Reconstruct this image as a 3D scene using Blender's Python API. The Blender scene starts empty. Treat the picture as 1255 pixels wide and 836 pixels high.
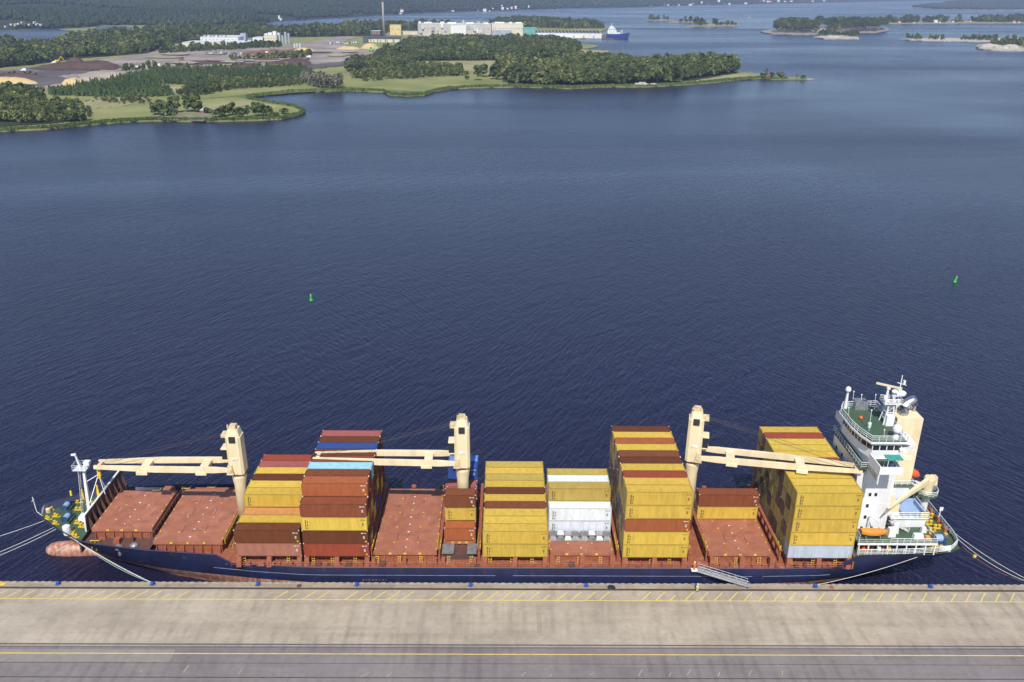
import bpy, bmesh, math, random
import numpy as np
from mathutils import Vector, Matrix
R = random.Random(7)
NP = np.random.default_rng(11)
SC = bpy.context.scene
COL = SC.collection

# ------------------------------------------------------------------ camera, sky, sun, exposure
F_PX, PITCH, YAW, ROLL, CAM_Z = 1045.28, 0.39209, 0.00929, 0.00944, 107.21
cp, sp = math.cos(PITCH), math.sin(PITCH)
cy, sy = math.cos(YAW), math.sin(YAW)
cr, sr = math.cos(ROLL), math.sin(ROLL)
FW = Vector((cp*sy, cp*cy, -sp)); R0 = Vector((cy, -sy, 0)); D0 = Vector((-sp*sy, -sp*cy, -cp))
RT = cr*R0 - sr*D0; DN = sr*R0 + cr*D0
cam = bpy.data.objects.new('camera', bpy.data.cameras.new('camera')); COL.objects.link(cam)
m = Matrix((RT, -DN, -FW)).transposed().to_4x4(); m.translation = (0, 0, CAM_Z)
cam.matrix_world = m
cam.data.sensor_width = 36; cam.data.lens = F_PX/1255*36
cam.data.clip_start = 1; cam.data.clip_end = 80000
SC.camera = cam

SUN_DIR = Vector((-0.06, -0.82, 1.0)).normalized()
SUN_EL = math.asin(SUN_DIR.z); SUN_AZ = math.atan2(SUN_DIR.x, SUN_DIR.y)
W = bpy.data.worlds.new('World'); SC.world = W; W.use_nodes = True
nt = W.node_tree; bg = nt.nodes['Background']
sky = nt.nodes.new('ShaderNodeTexSky'); sky.sky_type = 'NISHITA'; sky.sun_disc = False
sky.sun_elevation = SUN_EL; sky.sun_rotation = SUN_AZ
sky.air_density = 1.0; sky.dust_density = 0.6; sky.ozone_density = 4.0; sky.altitude = 50
nt.links.new(sky.outputs[0], bg.inputs[0]); bg.inputs[1].default_value = 0.115
sl = bpy.data.lights.new('sun', 'SUN'); sl.energy = 4.3; sl.angle = math.radians(0.5); sl.color = (1, 0.955, 0.88)
sun = bpy.data.objects.new('sun', sl); COL.objects.link(sun)
sun.rotation_euler = SUN_DIR.to_track_quat('Z', 'Y').to_euler(); sun.location = (0, -200, 400)
SC.view_settings.view_transform = 'Standard'; SC.view_settings.look = 'None'
SC.view_settings.exposure = 0.4; SC.view_settings.gamma = 1
SC.view_settings.use_curve_mapping = False
SC.render.engine = 'CYCLES'
SC.cycles.use_denoising = True; SC.cycles.max_bounces = 6; SC.cycles.volume_bounces = 0
SC.cycles.diffuse_bounces = 2; SC.cycles.glossy_bounces = 3; SC.cycles.transparent_max_bounces = 8
SC.cycles.use_adaptive_sampling = True; SC.cycles.adaptive_threshold = 0.01

def ray(u, v):
    return FW + RT*((u-627.5)/F_PX) + DN*((v-418)/F_PX)
def onz(u, v, z=1.5):
    d = ray(u, v); t = (z-CAM_Z)/d.z
    return Vector((d.x*t, d.y*t, z)), t        # t = depth in metres; t / F_PX = metres per traced pixel

# ------------------------------------------------------------------ materials
MATS = {}
def mat(name, col, rough=0.7, metal=0.0, col2=None, scale=1.0, amt=0.5, bump=0.0, bscale=None, detail=6, stretch=None, spec=0.5, coords='Object', scuff=None):
    if name in MATS: return MATS[name]
    M = bpy.data.materials.new(name); M.use_nodes = True; t = M.node_tree; P = t.nodes['Principled BSDF']
    P.inputs['Roughness'].default_value = rough; P.inputs['Metallic'].default_value = metal
    P.inputs['Specular IOR Level'].default_value = spec
    tc = t.nodes.new('ShaderNodeTexCoord'); mp = t.nodes.new('ShaderNodeMapping')
    t.links.new(tc.outputs[coords], mp.inputs[0])
    if stretch: mp.inputs['Scale'].default_value = stretch
    nz = t.nodes.new('ShaderNodeTexNoise'); nz.inputs['Scale'].default_value = scale; nz.inputs['Detail'].default_value = detail
    nz.inputs['Roughness'].default_value = 0.6
    t.links.new(mp.outputs[0], nz.inputs[0])
    rp = t.nodes.new('ShaderNodeValToRGB')
    c2 = col2 if col2 else tuple(c*0.7 for c in col)
    rp.color_ramp.elements[0].position = 0.5-0.5*amt*0.5; rp.color_ramp.elements[1].position = 0.5+0.5*amt*0.5
    rp.color_ramp.elements[0].color = (*c2, 1); rp.color_ramp.elements[1].color = (*col, 1)
    t.links.new(nz.outputs[0], rp.inputs[0]); t.links.new(rp.outputs[0], P.inputs['Base Color'])
    for sc_, ss, lo, hi, st in (scuff or ()):
        m2 = t.nodes.new('ShaderNodeMapping'); m2.inputs['Scale'].default_value = st; t.links.new(tc.outputs[coords], m2.inputs[0])
        n3 = t.nodes.new('ShaderNodeTexNoise'); n3.inputs['Scale'].default_value = ss; n3.inputs['Detail'].default_value = 8; n3.inputs['Roughness'].default_value = 0.72
        t.links.new(m2.outputs[0], n3.inputs[0])
        r3 = t.nodes.new('ShaderNodeMapRange'); r3.inputs[1].default_value = lo; r3.inputs[2].default_value = hi; r3.inputs[4].default_value = 0.8; t.links.new(n3.outputs[0], r3.inputs[0])
        mx = t.nodes.new('ShaderNodeMix'); mx.data_type = 'RGBA'; t.links.new(r3.outputs[0], mx.inputs[0]); mx.inputs[7].default_value = (*sc_, 1)
        t.links.new(P.inputs['Base Color'].links[0].from_socket, mx.inputs[6]); t.links.new(mx.outputs[2], P.inputs['Base Color'])
    if bump:
        n2 = t.nodes.new('ShaderNodeTexNoise'); n2.inputs['Scale'].default_value = bscale or scale*4; n2.inputs['Detail'].default_value = 4
        t.links.new(mp.outputs[0], n2.inputs[0])
        b = t.nodes.new('ShaderNodeBump'); b.inputs['Strength'].default_value = bump; b.inputs['Distance'].default_value = 0.2
        t.links.new(n2.outputs[0], b.inputs['Height']); t.links.new(b.outputs[0], P.inputs['Normal'])
    MATS[name] = M; return M

def container_mat():
    M = bpy.data.materials.new('container_paint'); M.use_nodes = True; t = M.node_tree; P = t.nodes['Principled BSDF']
    P.inputs['Roughness'].default_value = 0.7; P.inputs['Specular IOR Level'].default_value = 0.2
    oi = t.nodes.new('ShaderNodeObjectInfo'); tc = t.nodes.new('ShaderNodeTexCoord')
    va = t.nodes.new('ShaderNodeVectorMath'); va.operation = 'ADD'
    ml = t.nodes.new('ShaderNodeMath'); ml.operation = 'MULTIPLY'; ml.inputs[1].default_value = 97
    t.links.new(oi.outputs['Random'], ml.inputs[0])
    t.links.new(tc.outputs['Object'], va.inputs[0]); t.links.new(ml.outputs[0], va.inputs[1])
    mp = t.nodes.new('ShaderNodeMapping'); mp.inputs['Scale'].default_value = (1.6, 1.2, 0.35); t.links.new(va.outputs[0], mp.inputs[0])
    n1 = t.nodes.new('ShaderNodeTexNoise'); n1.inputs['Scale'].default_value = 0.8; n1.inputs['Detail'].default_value = 8; n1.inputs['Roughness'].default_value = 0.65
    t.links.new(mp.outputs[0], n1.inputs[0])
    r1 = t.nodes.new('ShaderNodeValToRGB'); r1.color_ramp.elements[0].position = 0.33; r1.color_ramp.elements[0].color = (.74, .72, .7, 1)
    r1.color_ramp.elements[1].position = 0.6; r1.color_ramp.elements[1].color = (1, 1, 1, 1)
    t.links.new(n1.outputs[0], r1.inputs[0])
    mx = t.nodes.new('ShaderNodeMix'); mx.data_type = 'RGBA'; mx.blend_type = 'MULTIPLY'; mx.inputs[0].default_value = 0.8
    t.links.new(oi.outputs['Color'], mx.inputs[6]); t.links.new(r1.outputs[0], mx.inputs[7])
    n2 = t.nodes.new('ShaderNodeTexNoise'); n2.inputs['Scale'].default_value = 1.7; n2.inputs['Detail'].default_value = 9; n2.inputs['Roughness'].default_value = 0.75
    t.links.new(va.outputs[0], n2.inputs[0])
    r2 = t.nodes.new('ShaderNodeValToRGB'); r2.color_ramp.elements[0].position = 0.62; r2.color_ramp.elements[0].color = (0, 0, 0, 1)
    r2.color_ramp.elements[1].position = 0.76; r2.color_ramp.elements[1].color = (.75, .75, .75, 1)
    t.links.new(n2.outputs[0], r2.inputs[0])
    m2 = t.nodes.new('ShaderNodeMix'); m2.data_type = 'RGBA'; m2.inputs[7].default_value = (0.17, 0.09, 0.055, 1)
    t.links.new(r2.outputs[0], m2.inputs[0]); t.links.new(mx.outputs[2], m2.inputs[6])
    t.links.new(m2.outputs[2], P.inputs['Base Color'])
    MATS['container'] = M; return M

def foliage_mat(name, a, b, c):
    M = bpy.data.materials.new(name); M.use_nodes = True; t = M.node_tree; P = t.nodes['Principled BSDF']
    P.inputs['Roughness'].default_value = 0.8; P.inputs['Specular IOR Level'].default_value = 0.2
    at = t.nodes.new('ShaderNodeAttribute'); at.attribute_name = 'tint'
    rp = t.nodes.new('ShaderNodeValToRGB'); rp.color_ramp.elements[0].color = (*a, 1); rp.color_ramp.elements[1].color = (*c, 1)
    e = rp.color_ramp.elements.new(0.55); e.color = (*b, 1)
    t.links.new(at.outputs['Fac'], rp.inputs[0]); t.links.new(rp.outputs[0], P.inputs['Base Color'])
    MATS[name] = M; return M

def water_mat():
    M = bpy.data.materials.new('water'); M.use_nodes = True; t = M.node_tree; P = t.nodes['Principled BSDF']
    P.inputs['Base Color'].default_value = (0.0105, 0.0094, 0.031, 1); P.inputs['Roughness'].default_value = 0.3
    P.inputs['IOR'].default_value = 1.33
    tc = t.nodes.new('ShaderNodeTexCoord')
    def layer(deg, sc, stretch, det, ro=0.5):
        mp = t.nodes.new('ShaderNodeMapping'); mp.vector_type = 'TEXTURE'
        mp.inputs['Rotation'].default_value = (0, 0, math.radians(deg)); mp.inputs['Scale'].default_value = (stretch, 1, 1)
        t.links.new(tc.outputs['Object'], mp.inputs[0])
        n = t.nodes.new('ShaderNodeTexNoise'); n.inputs['Scale'].default_value = sc; n.inputs['Detail'].default_value = det; n.inputs['Roughness'].default_value = ro
        n.inputs['Distortion'].default_value = 0.4
        t.links.new(mp.outputs[0], n.inputs[0]); return n.outputs[0]
    def op(o_, p, q):
        n = t.nodes.new('ShaderNodeMath'); n.operation = o_
        for k, w in enumerate((p, q)):
            if isinstance(w, float): n.inputs[k].default_value = w
            else: t.links.new(w, n.inputs[k])
        return n.outputs[0]
    a = layer(66, 0.95, 5.5, 3); b = layer(-58, 0.95, 4.4, 3); c = layer(10, 1.5, 1.6, 2); d = layer(52, 0.22, 2.6, 2)
    mk = t.nodes.new('ShaderNodeMapRange'); mk.inputs[1].default_value = 0.4; mk.inputs[2].default_value = 0.6
    t.links.new(layer(75, 0.006, 1.5, 2), mk.inputs[0])
    h = op('ADD', op('MULTIPLY', a, op('SUBTRACT', 1.15, mk.outputs[0])), op('MULTIPLY', b, op('ADD', mk.outputs[0], 0.2)))
    h = op('ADD', op('ADD', h, op('MULTIPLY', c, 0.22)), op('MULTIPLY', d, 0.8))
    wind = layer(8, 0.0045, 4.5, 5)
    rp = t.nodes.new('ShaderNodeMapRange'); rp.inputs[1].default_value = 0.38; rp.inputs[2].default_value = 0.62; rp.inputs[3].default_value = 0.55; rp.inputs[4].default_value = 1.0
    t.links.new(wind, rp.inputs[0])
    bp = t.nodes.new('ShaderNodeBump'); bp.inputs['Distance'].default_value = 0.52
    rr = t.nodes.new('ShaderNodeMapRange'); rr.inputs[1].default_value = 0.36; rr.inputs[2].default_value = 0.64; rr.inputs[3].default_value = 0.19; rr.inputs[4].default_value = 0.32
    t.links.new(wind, rr.inputs[0]); t.links.new(rr.outputs[0], P.inputs['Roughness'])
    t.links.new(rp.outputs[0], bp.inputs['Strength']); t.links.new(h, bp.inputs['Height'])
    t.links.new(bp.outputs[0], P.inputs['Normal'])
    MATS['water'] = M; return M

# ------------------------------------------------------------------ helpers
def put(o, parent=None, label=None, cat=None, group=None, kind=None):
    if o.name not in COL.objects: COL.objects.link(o)
    if parent is not None: o.parent = parent
    if label: o['label'] = label
    if cat: o['category'] = cat
    if group: o['group'] = group
    if kind: o['kind'] = kind
    return o
def empty(name, loc=(0, 0, 0), parent=None, **k):
    o = bpy.data.objects.new(name, None); o.location = loc; o.empty_display_size = 0.5
    return put(o, parent, **k)
def wloc(o):
    v = Vector((0, 0, 0))
    while o is not None: v = v + o.location; o = o.parent
    return v

class MB:
    def __init__(s): s.v = []; s.f = []
    def add(s, vs, fs):
        n = len(s.v); s.v += [tuple(v) for v in vs]; s.f += [tuple(i+n for i in f) for f in fs]
    def box(s, x0, x1, y0, y1, z0, z1, top=None):
        a = [(x0,y0,z0),(x1,y0,z0),(x1,y1,z0),(x0,y1,z0),(x0,y0,z1),(x1,y0,z1),(x1,y1,z1),(x0,y1,z1)]
        if top:
            tx, ty = top; a[4:] = [(x0+tx,y0+ty,z1),(x1-tx,y0+ty,z1),(x1-tx,y1-ty,z1),(x0+tx,y1-ty,z1)]
        s.add(a, [(0,3,2,1),(4,5,6,7),(0,1,5,4),(1,2,6,5),(2,3,7,6),(3,0,4,7)])
    def beam(s, p, q, w, h=None, w2=None, h2=None, up=(0, 0, 1)):
        p = Vector(p); q = Vector(q); d = (q-p).normalized(); u = Vector(up)
        if abs(d.dot(u)) > 0.98: u = Vector((0, 1, 0))
        r = d.cross(u).normalized(); u = r.cross(d); h = h or w; w2 = w2 or w; h2 = h2 or h
        vs = [p+r*a*w/2+u*b*h/2 for a, b in ((-1,-1),(1,-1),(1,1),(-1,1))]+[q+r*a*w2/2+u*b*h2/2 for a, b in ((-1,-1),(1,-1),(1,1),(-1,1))]
        s.add(vs, [(0,3,2,1),(4,5,6,7),(0,1,5,4),(1,2,6,5),(2,3,7,6),(3,0,4,7)])
    def tube(s, p, q, r, r2=None, n=8, cap=True):
        p = Vector(p); q = Vector(q); d = (q-p).normalized(); u = Vector((0, 0, 1)) if abs(d.z) < 0.95 else Vector((1, 0, 0))
        a = d.cross(u).normalized(); b = d.cross(a); r2 = r if r2 is None else r2
        vs = []
        for c, rr in ((p, r), (q, r2)):
            vs += [c+(a*math.cos(2*math.pi*i/n)+b*math.sin(2*math.pi*i/n))*rr for i in range(n)]
        fs = [(i, (i+1) % n, n+(i+1) % n, n+i) for i in range(n)]
        if cap: fs += [tuple(range(n))[::-1], tuple(range(n, 2*n))]
        s.add(vs, fs)
    def path(s, pts, r, n=6):
        pts = [Vector(p) for p in pts]; rings = []
        for i, p in enumerate(pts):
            d = (pts[min(i+1, len(pts)-1)]-pts[max(i-1, 0)]).normalized()
            u = Vector((0, 0, 1)) if abs(d.z) < 0.95 else Vector((1, 0, 0))
            a = d.cross(u).normalized(); b = d.cross(a); rr = r[i] if isinstance(r, (list, tuple)) else r
            rings.append([p+(a*math.cos(2*math.pi*k/n)+b*math.sin(2*math.pi*k/n))*rr for k in range(n)])
        vs = [v for g in rings for v in g]; fs = []
        for i in range(len(pts)-1):
            fs += [(i*n+k, i*n+(k+1) % n, (i+1)*n+(k+1) % n, (i+1)*n+k) for k in range(n)]
        fs += [tuple(range(n))[::-1], tuple(range((len(pts)-1)*n, len(pts)*n))]
        s.add(vs, fs)
    def lathe(s, c, prof, n=16, sx=1, sy_=1):
        c = Vector(c); vs = []; fs = []
        for r, z in prof:
            vs += [c+Vector((r*math.cos(2*math.pi*i/n)*sx, r*math.sin(2*math.pi*i/n)*sy_, z)) for i in range(n)]
        for j in range(len(prof)-1):
            fs += [(j*n+i, j*n+(i+1) % n, (j+1)*n+(i+1) % n, (j+1)*n+i) for i in range(n)]
        fs += [tuple(range(n))[::-1], tuple(range((len(prof)-1)*n, len(prof)*n))]
        s.add(vs, fs)
    def prism(s, pts, z0, z1, inset=0):
        n = len(pts); c = Vector((sum(p[0] for p in pts)/n, sum(p[1] for p in pts)/n))
        t = [(c.x+(p[0]-c.x)*(1-inset), c.y+(p[1]-c.y)*(1-inset)) for p in pts]
        s.add([(p[0], p[1], z0) for p in pts]+[(p[0], p[1], z1) for p in t],
              [tuple(range(n))[::-1], tuple(range(n, 2*n))]+[(i, (i+1) % n, n+(i+1) % n, n+i) for i in range(n)])
    def blob(s, c, r, seed=0, n=10, mlat=6, jit=0.15):
        rr = random.Random(seed); c = Vector(c); rx, ry, rz = r if isinstance(r, (tuple, list)) else (r, r, r)
        prof = []; vs = [c+Vector((0, 0, -rz))]
        for j in range(1, mlat):
            th = math.pi*j/mlat
            for i in range(n):
                k = 1+rr.uniform(-jit, jit)
                vs.append(c+Vector((rx*k*math.sin(th)*math.cos(2*math.pi*i/n), ry*k*math.sin(th)*math.sin(2*math.pi*i/n), -rz*k*math.cos(th))))
        vs.append(c+Vector((0, 0, rz))); fs = []
        for i in range(n): fs.append((0, 1+(i+1) % n, 1+i))
        for j in range(mlat-2):
            fs += [(1+j*n+i, 1+j*n+(i+1) % n, 1+(j+1)*n+(i+1) % n, 1+(j+1)*n+i) for i in range(n)]
        L = len(vs)-1
        for i in range(n): fs.append((L, 1+(mlat-2)*n+i, 1+(mlat-2)*n+(i+1) % n))
        s.add(vs, fs)
    def rail(s, pts, h=1.05, step=1.6, r=0.035, bars=2, closed=False):
        pts = [Vector(p) for p in pts]
        if closed: pts = pts+[pts[0]]
        for a, b in zip(pts[:-1], pts[1:]):
            L = (b-a).length; k = max(1, round(L/step))
            for i in range(k+1):
                p = a.lerp(b, i/k); s.tube(p, p+Vector((0, 0, h)), r, n=4, cap=False)
            for j in range(bars+1):
                z = Vector((0, 0, h*(j+1)/(bars+1))); s.tube(a+z, b+z, r*(1.15 if j == bars else 0.8), n=4, cap=False)
    def mesh(s, name, off=(0, 0, 0)):
        me = bpy.data.meshes.new(name); o = Vector(off)
        me.from_pydata([tuple(Vector(v)-o) for v in s.v], [], s.f)
        bm = bmesh.new(); bm.from_mesh(me); bmesh.ops.recalc_face_normals(bm, faces=bm.faces); bm.to_mesh(me); bm.free()
        return me
    def build(s, name, material, parent=None, smooth=False, **k):
        base = wloc(parent) if parent is not None else Vector((0, 0, 0))
        if parent is None and k.pop('center', False):
            a = np.array(s.v); base = Vector(((a[:, 0].min()+a[:, 0].max())/2, (a[:, 1].min()+a[:, 1].max())/2, a[:, 2].min()))
        k.pop('center', None)
        me = s.mesh(name, base); me.materials.append(MATS[material] if isinstance(material, str) else material)
        if smooth:
            me.polygons.foreach_set('use_smooth', [True]*len(me.polygons))
        o = bpy.data.objects.new(name, me)
        if parent is None: o.location = base
        return put(o, parent, **k)

def fast_mesh(name, V, F, tint=None):
    me = bpy.data.meshes.new(name); k = F.shape[1]
    me.vertices.add(len(V)); me.vertices.foreach_set('co', V.astype(np.float32).ravel())
    me.loops.add(F.size); me.loops.foreach_set('vertex_index', F.astype(np.int32).ravel())
    me.polygons.add(len(F)); me.polygons.foreach_set('loop_start', (np.arange(len(F))*k).astype(np.int32))
    me.update(calc_edges=True)
    if tint is not None:
        a = me.attributes.new('tint', 'FLOAT', 'POINT'); a.data.foreach_set('value', tint.astype(np.float32))
    return me

def dup_tree(o, parent=None):
    c = o.copy(); COL.objects.link(c); c.parent = parent
    for ch in list(o.children): dup_tree(ch, c)
    return c

# plain materials
container_mat(); water_mat()
mat('navy', (0.014, 0.02, 0.075), 0.45, 0, (0.02, 0.022, 0.05), 0.35, 0.8, stretch=(1, 1, 0.25))
mat('mark_pink', (0.22, 0.12, 0.12), 0.6, 0, (0.08, 0.05, 0.08), 2, .7)
mat('faded_yellow', (0.46, 0.37, 0.17), .8, 0, (.28, .24, .18), 1.2, .8)
mat('rock_mossy', (0.27, 0.23, 0.18), .95, 0, (0.09, 0.1, 0.05), .22, .9, spec=.1)
mat('strake', (0.3, 0.32, 0.4), 0.6, 0, (0.1, 0.12, 0.2), 0.6, 0.8)
mat('rail_white', (0.72, 0.73, 0.72), 0.5, 0, (0.55, 0.55, 0.52), 0.6, 0.6)
mat('white', (0.72, 0.73, 0.73), 0.5, 0, (0.58, 0.57, 0.54), 0.35, 0.7, stretch=(1, 1, 0.3), scuff=[((.4, .26, .15), 1.1, .66, .8, (1.2, 1.2, .2))])
mat('cream', (0.74, 0.63, 0.41), 0.5, 0, (0.62, 0.5, 0.3), 0.5, 0.6, stretch=(1, 1, 0.3), scuff=[((.34, .17, .07), 1.0, .64, .78, (1.5, 1.5, .25))])
mat('cream_dirty', (0.66, 0.54, 0.33), 0.6, 0, (0.42, 0.3, 0.16), 1.2, 0.7)
mat('hatch', (0.36, 0.135, 0.075), 0.7, 0, (0.245, 0.083, 0.045), 0.45, 0.8, bump=0.15, bscale=3, scuff=[((.5, .36, .3), .9, .6, .74, (1, .3, 1)), ((.12, .05, .035), .6, .58, .7, (.5, 1, 1))])
mat('deck_rust', (0.33, 0.1, 0.04), 0.75, 0, (0.18, 0.055, 0.03), 0.9, 0.9, scuff=[((.42, .26, .18), 1.2, .56, .68, (.5, 1, 1)), ((.07, .035, .025), .8, .58, .7, (1, 1, 1))])
mat('deck_dark', (0.12, 0.05, 0.035), 0.8, 0, (0.06, 0.03, 0.025), 0.7, 0.9)
mat('post_rust', (0.33, 0.1, 0.045), 0.7, 0, (0.2, 0.055, 0.03), 1.5, 0.8)
mat('deck_green', (0.035, 0.105, 0.05), 0.6, 0, (0.06, 0.07, 0.042), 0.9, 0.9)
mat('yellow', (0.72, 0.5, 0.03), 0.5, 0, (0.5, 0.33, 0.03), 2, 0.6)
mat('road_yellow', (0.7, 0.52, 0.06), 0.7, 0, (0.5, 0.42, 0.16), 3, 0.7)
mat('black', (0.012, 0.012, 0.014), 0.6, 0, (0.03, 0.03, 0.03), 2, 0.6)
mat('dark_glass', (0.012, 0.016, 0.022), 0.12, 0, (0.02, 0.025, 0.03), 2, 0.5)
mat('steel', (0.55, 0.55, 0.56), 0.3, 0.9, (0.4, 0.4, 0.42), 2, 0.5)
mat('alloy', (0.42, 0.42, 0.42), 0.5, 0.2, (0.3, 0.3, 0.3), 1.5, 0.6)
mat('dull_steel', (0.32, 0.33, 0.34), 0.5, 0.5, (0.2, 0.2, 0.2), 1.5, 0.6)
mat('wire', (0.05, 0.045, 0.04), 0.6, 0.4)
mat('winch_blue', (0.035, 0.075, 0.19), 0.5, 0, (0.02, 0.04, 0.08), 2, 0.7)
mat('pale_blue', (0.3, 0.42, 0.62), 0.5, 0, (0.25, 0.34, 0.5), 0.8, 0.5)
mat('teal', (0.03, 0.33, 0.26), 0.7, 0, (0.03, 0.24, 0.19), 1.5, 0.6)
mat('orange', (0.8, 0.3, 0.035), 0.45, 0, (0.65, 0.22, 0.03), 1, 0.6)
mat('red_orange', (0.75, 0.12, 0.02), 0.5, 0, (0.55, 0.09, 0.02), 1.5, 0.6)
mat('bollard_blue', (0.03, 0.09, 0.36), 0.5, 0, (0.02, 0.05, 0.2), 3, 0.6)
mat('rope', (0.7, 0.69, 0.62), 0.8, 0, (0.5, 0.49, 0.44), 5, 0.6)
mat('rope_green', (0.3, 0.55, 0.47), 0.8, 0, (0.4, 0.5, 0.45), 5, 0.6)
mat('buoy_green', (0.05, 0.5, 0.04), 0.5, 0, (0.04, 0.36, 0.03), 2, 0.5)
mat('skin', (0.5, 0.3, 0.2), 0.6); mat('hivis_orange', (0.85, 0.2, 0.03), 0.7); mat('hivis_yellow', (0.75, 0.68, 0.25), 0.7)
mat('letter_dark', (0.06, 0.05, 0.035), 0.6); mat('letter_white', (0.75, 0.75, 0.72), 0.6)

# ------------------------------------------------------------------ the setting: water, haze, quay
def sheet(name, x0, x1, y0, y1, z, material, nx=1, ny=1, **k):
    b = MB(); xs = np.linspace(x0, x1, nx+1); ys = np.linspace(y0, y1, ny+1)
    vs = [(x, y, z) for y in ys for x in xs]
    b.add(vs, [(j*(nx+1)+i, j*(nx+1)+i+1, (j+1)*(nx+1)+i+1, (j+1)*(nx+1)+i) for j in range(ny) for i in range(nx)])
    return b.build(name, material, **k)
sheet('water', -22000, 22000, -600, 26000, 0.0, 'water', kind='structure')

HZ = bpy.data.materials.new('haze'); HZ.use_nodes = True
t = HZ.node_tree; t.nodes.remove(t.nodes['Principled BSDF'])
pv = t.nodes.new('ShaderNodeVolumePrincipled'); pv.inputs['Color'].default_value = (0.62, 0.72, 1.0, 1); pv.inputs['Density'].default_value = 8.5e-5
pv.inputs['Anisotropy'].default_value = 0.2
t.links.new(pv.outputs[0], t.nodes['Material Output'].inputs['Volume'])
b = MB(); b.box(-21500, 21500, -590, 25500, -4.0, 260)
hz = b.build('haze', HZ, kind='stuff'); hz['label'] = 'thin summer haze over the inlet and far hills'

def quay_mat(name, c1, c2, dark, band):
    M = bpy.data.materials.new(name); M.use_nodes = True; t = M.node_tree; P = t.nodes['Principled BSDF']
    P.inputs['Roughness'].default_value = 0.9; P.inputs['Specular IOR Level'].default_value = 0.2
    tc = t.nodes.new('ShaderNodeTexCoord')
    def nz(scale, st, det=7, ro=0.62, rot=0):
        mp = t.nodes.new('ShaderNodeMapping'); mp.inputs['Scale'].default_value = (*st, 1); mp.inputs['Rotation'].default_value = (0, 0, rot)
        t.links.new(tc.outputs['Object'], mp.inputs[0])
        n = t.nodes.new('ShaderNodeTexNoise'); n.inputs['Scale'].default_value = scale; n.inputs['Detail'].default_value = det; n.inputs['Roughness'].default_value = ro
        t.links.new(mp.outputs[0], n.inputs[0]); return n.outputs[0]
    def ramp(src, p0, c0, p1, c1_):
        r = t.nodes.new('ShaderNodeValToRGB'); r.color_ramp.elements[0].position = p0; r.color_ramp.elements[1].position = p1
        r.color_ramp.elements[0].color = (*c0, 1); r.color_ramp.elements[1].color = (*c1_, 1); t.links.new(src, r.inputs[0]); return r.outputs[0]
    def mul(a, b_, f):
        m_ = t.nodes.new('ShaderNodeMix'); m_.data_type = 'RGBA'; m_.blend_type = 'MULTIPLY'; m_.inputs[0].default_value = f
        t.links.new(a, m_.inputs[6]); t.links.new(b_, m_.inputs[7]); return m_.outputs[2]
    base = ramp(nz(0.09, (1, 1.4)), 0.36, c2, 0.64, c1)
    base = mul(base, ramp(nz(1.0, (1, 1)), 0.3, (0.8, 0.8, 0.8), 0.62, (1, 1, 1)), 0.7)
    base = mul(base, ramp(nz(1.0, (0.32, 0.075), 4, rot=0.12), 0.36, dark, 0.52, (1, 1, 1)), band)     # tyre and drip streaks across the apron
    base = mul(base, ramp(nz(1.0, (0.02, 0.35), 5), 0.38, dark, 0.55, (1, 1, 1)), band*0.8)               # wheel paths along the quay
    base = mul(base, ramp(nz(3.5, (1, 1), 3), 0.25, (0.55, 0.5, 0.45), 0.36, (1, 1, 1)), 0.5)
    sp = t.nodes.new('ShaderNodeSeparateXYZ'); t.links.new(tc.outputs['Object'], sp.inputs[0])
    wv = t.nodes.new('ShaderNodeTexWave'); wv.inputs['Scale'].default_value = 0.123; wv.inputs['Distortion'].default_value = 0.8; wv.inputs['Detail'].default_value = 2; wv.inputs['Detail Scale'].default_value = 0.4
    t.links.new(tc.outputs['Object'], wv.inputs[0])
    mark = ramp(wv.outputs['Color'], 0.68, (1, 1, 1), 0.86, (0.7, 0.69, 0.7))
    msk = t.nodes.new('ShaderNodeMapRange'); msk.inputs[1].default_value = 0.44; msk.inputs[2].default_value = 0.58; msk.inputs[4].default_value = 0.42
    t.links.new(nz(1.0, (0.035, 0.16), 5), msk.inputs[0])
    mm_ = t.nodes.new('ShaderNodeMix'); mm_.data_type = 'RGBA'; mm_.blend_type = 'MULTIPLY'; t.links.new(msk.outputs[0], mm_.inputs[0]); t.links.new(base, mm_.inputs[6]); t.links.new(mark, mm_.inputs[7]); base = mm_.outputs[2]
    bk = t.nodes.new('ShaderNodeTexBrick'); bk.inputs['Scale'].default_value = 1.0; bk.offset = 0.0
    bk.inputs['Color1'].default_value = (1, 1, 1, 1); bk.inputs['Color2'].default_value = (0.93, 0.93, 0.93, 1); bk.inputs['Mortar'].default_value = (0.72, 0.7, 0.68, 1)
    bk.inputs['Mortar Size'].default_value = 0.03; bk.inputs['Brick Width'].default_value = 6.0; bk.inputs['Row Height'].default_value = 3.9
    t.links.new(tc.outputs['Object'], bk.inputs[0])
    base = mul(base, bk.outputs[0], 0.5)
    t.links.new(base, P.inputs['Base Color'])
    n = nz(6, (1, 1), 3); bp = t.nodes.new('ShaderNodeBump'); bp.inputs['Strength'].default_value = 0.2; bp.inputs['Distance'].default_value = 0.03
    t.links.new(n, bp.inputs['Height']); t.links.new(bp.outputs[0], P.inputs['Normal'])
    MATS[name] = M
quay_mat('concrete', (0.425, 0.365, 0.282), (0.335, 0.286, 0.22), (0.74, 0.73, 0.73), 0.55)
quay_mat('coping', (0.4, 0.33, 0.24), (0.27, 0.22, 0.165), (0.75, 0.72, 0.7), 0.5)
quay_mat('asphalt', (0.225, 0.197, 0.19), (0.185, 0.16, 0.157), (0.82, 0.81, 0.82), 0.45)
QZ = 4.0
b = MB(); b.box(-900, 900, 113.9, 130.5, -8, QZ); b.build('quay_apron', 'concrete', kind='structure')
b = MB(); b.box(-900, 900, -500, 113.9, -8, QZ-0.01); b.build('quay_road', 'asphalt', kind='structure')
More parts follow.
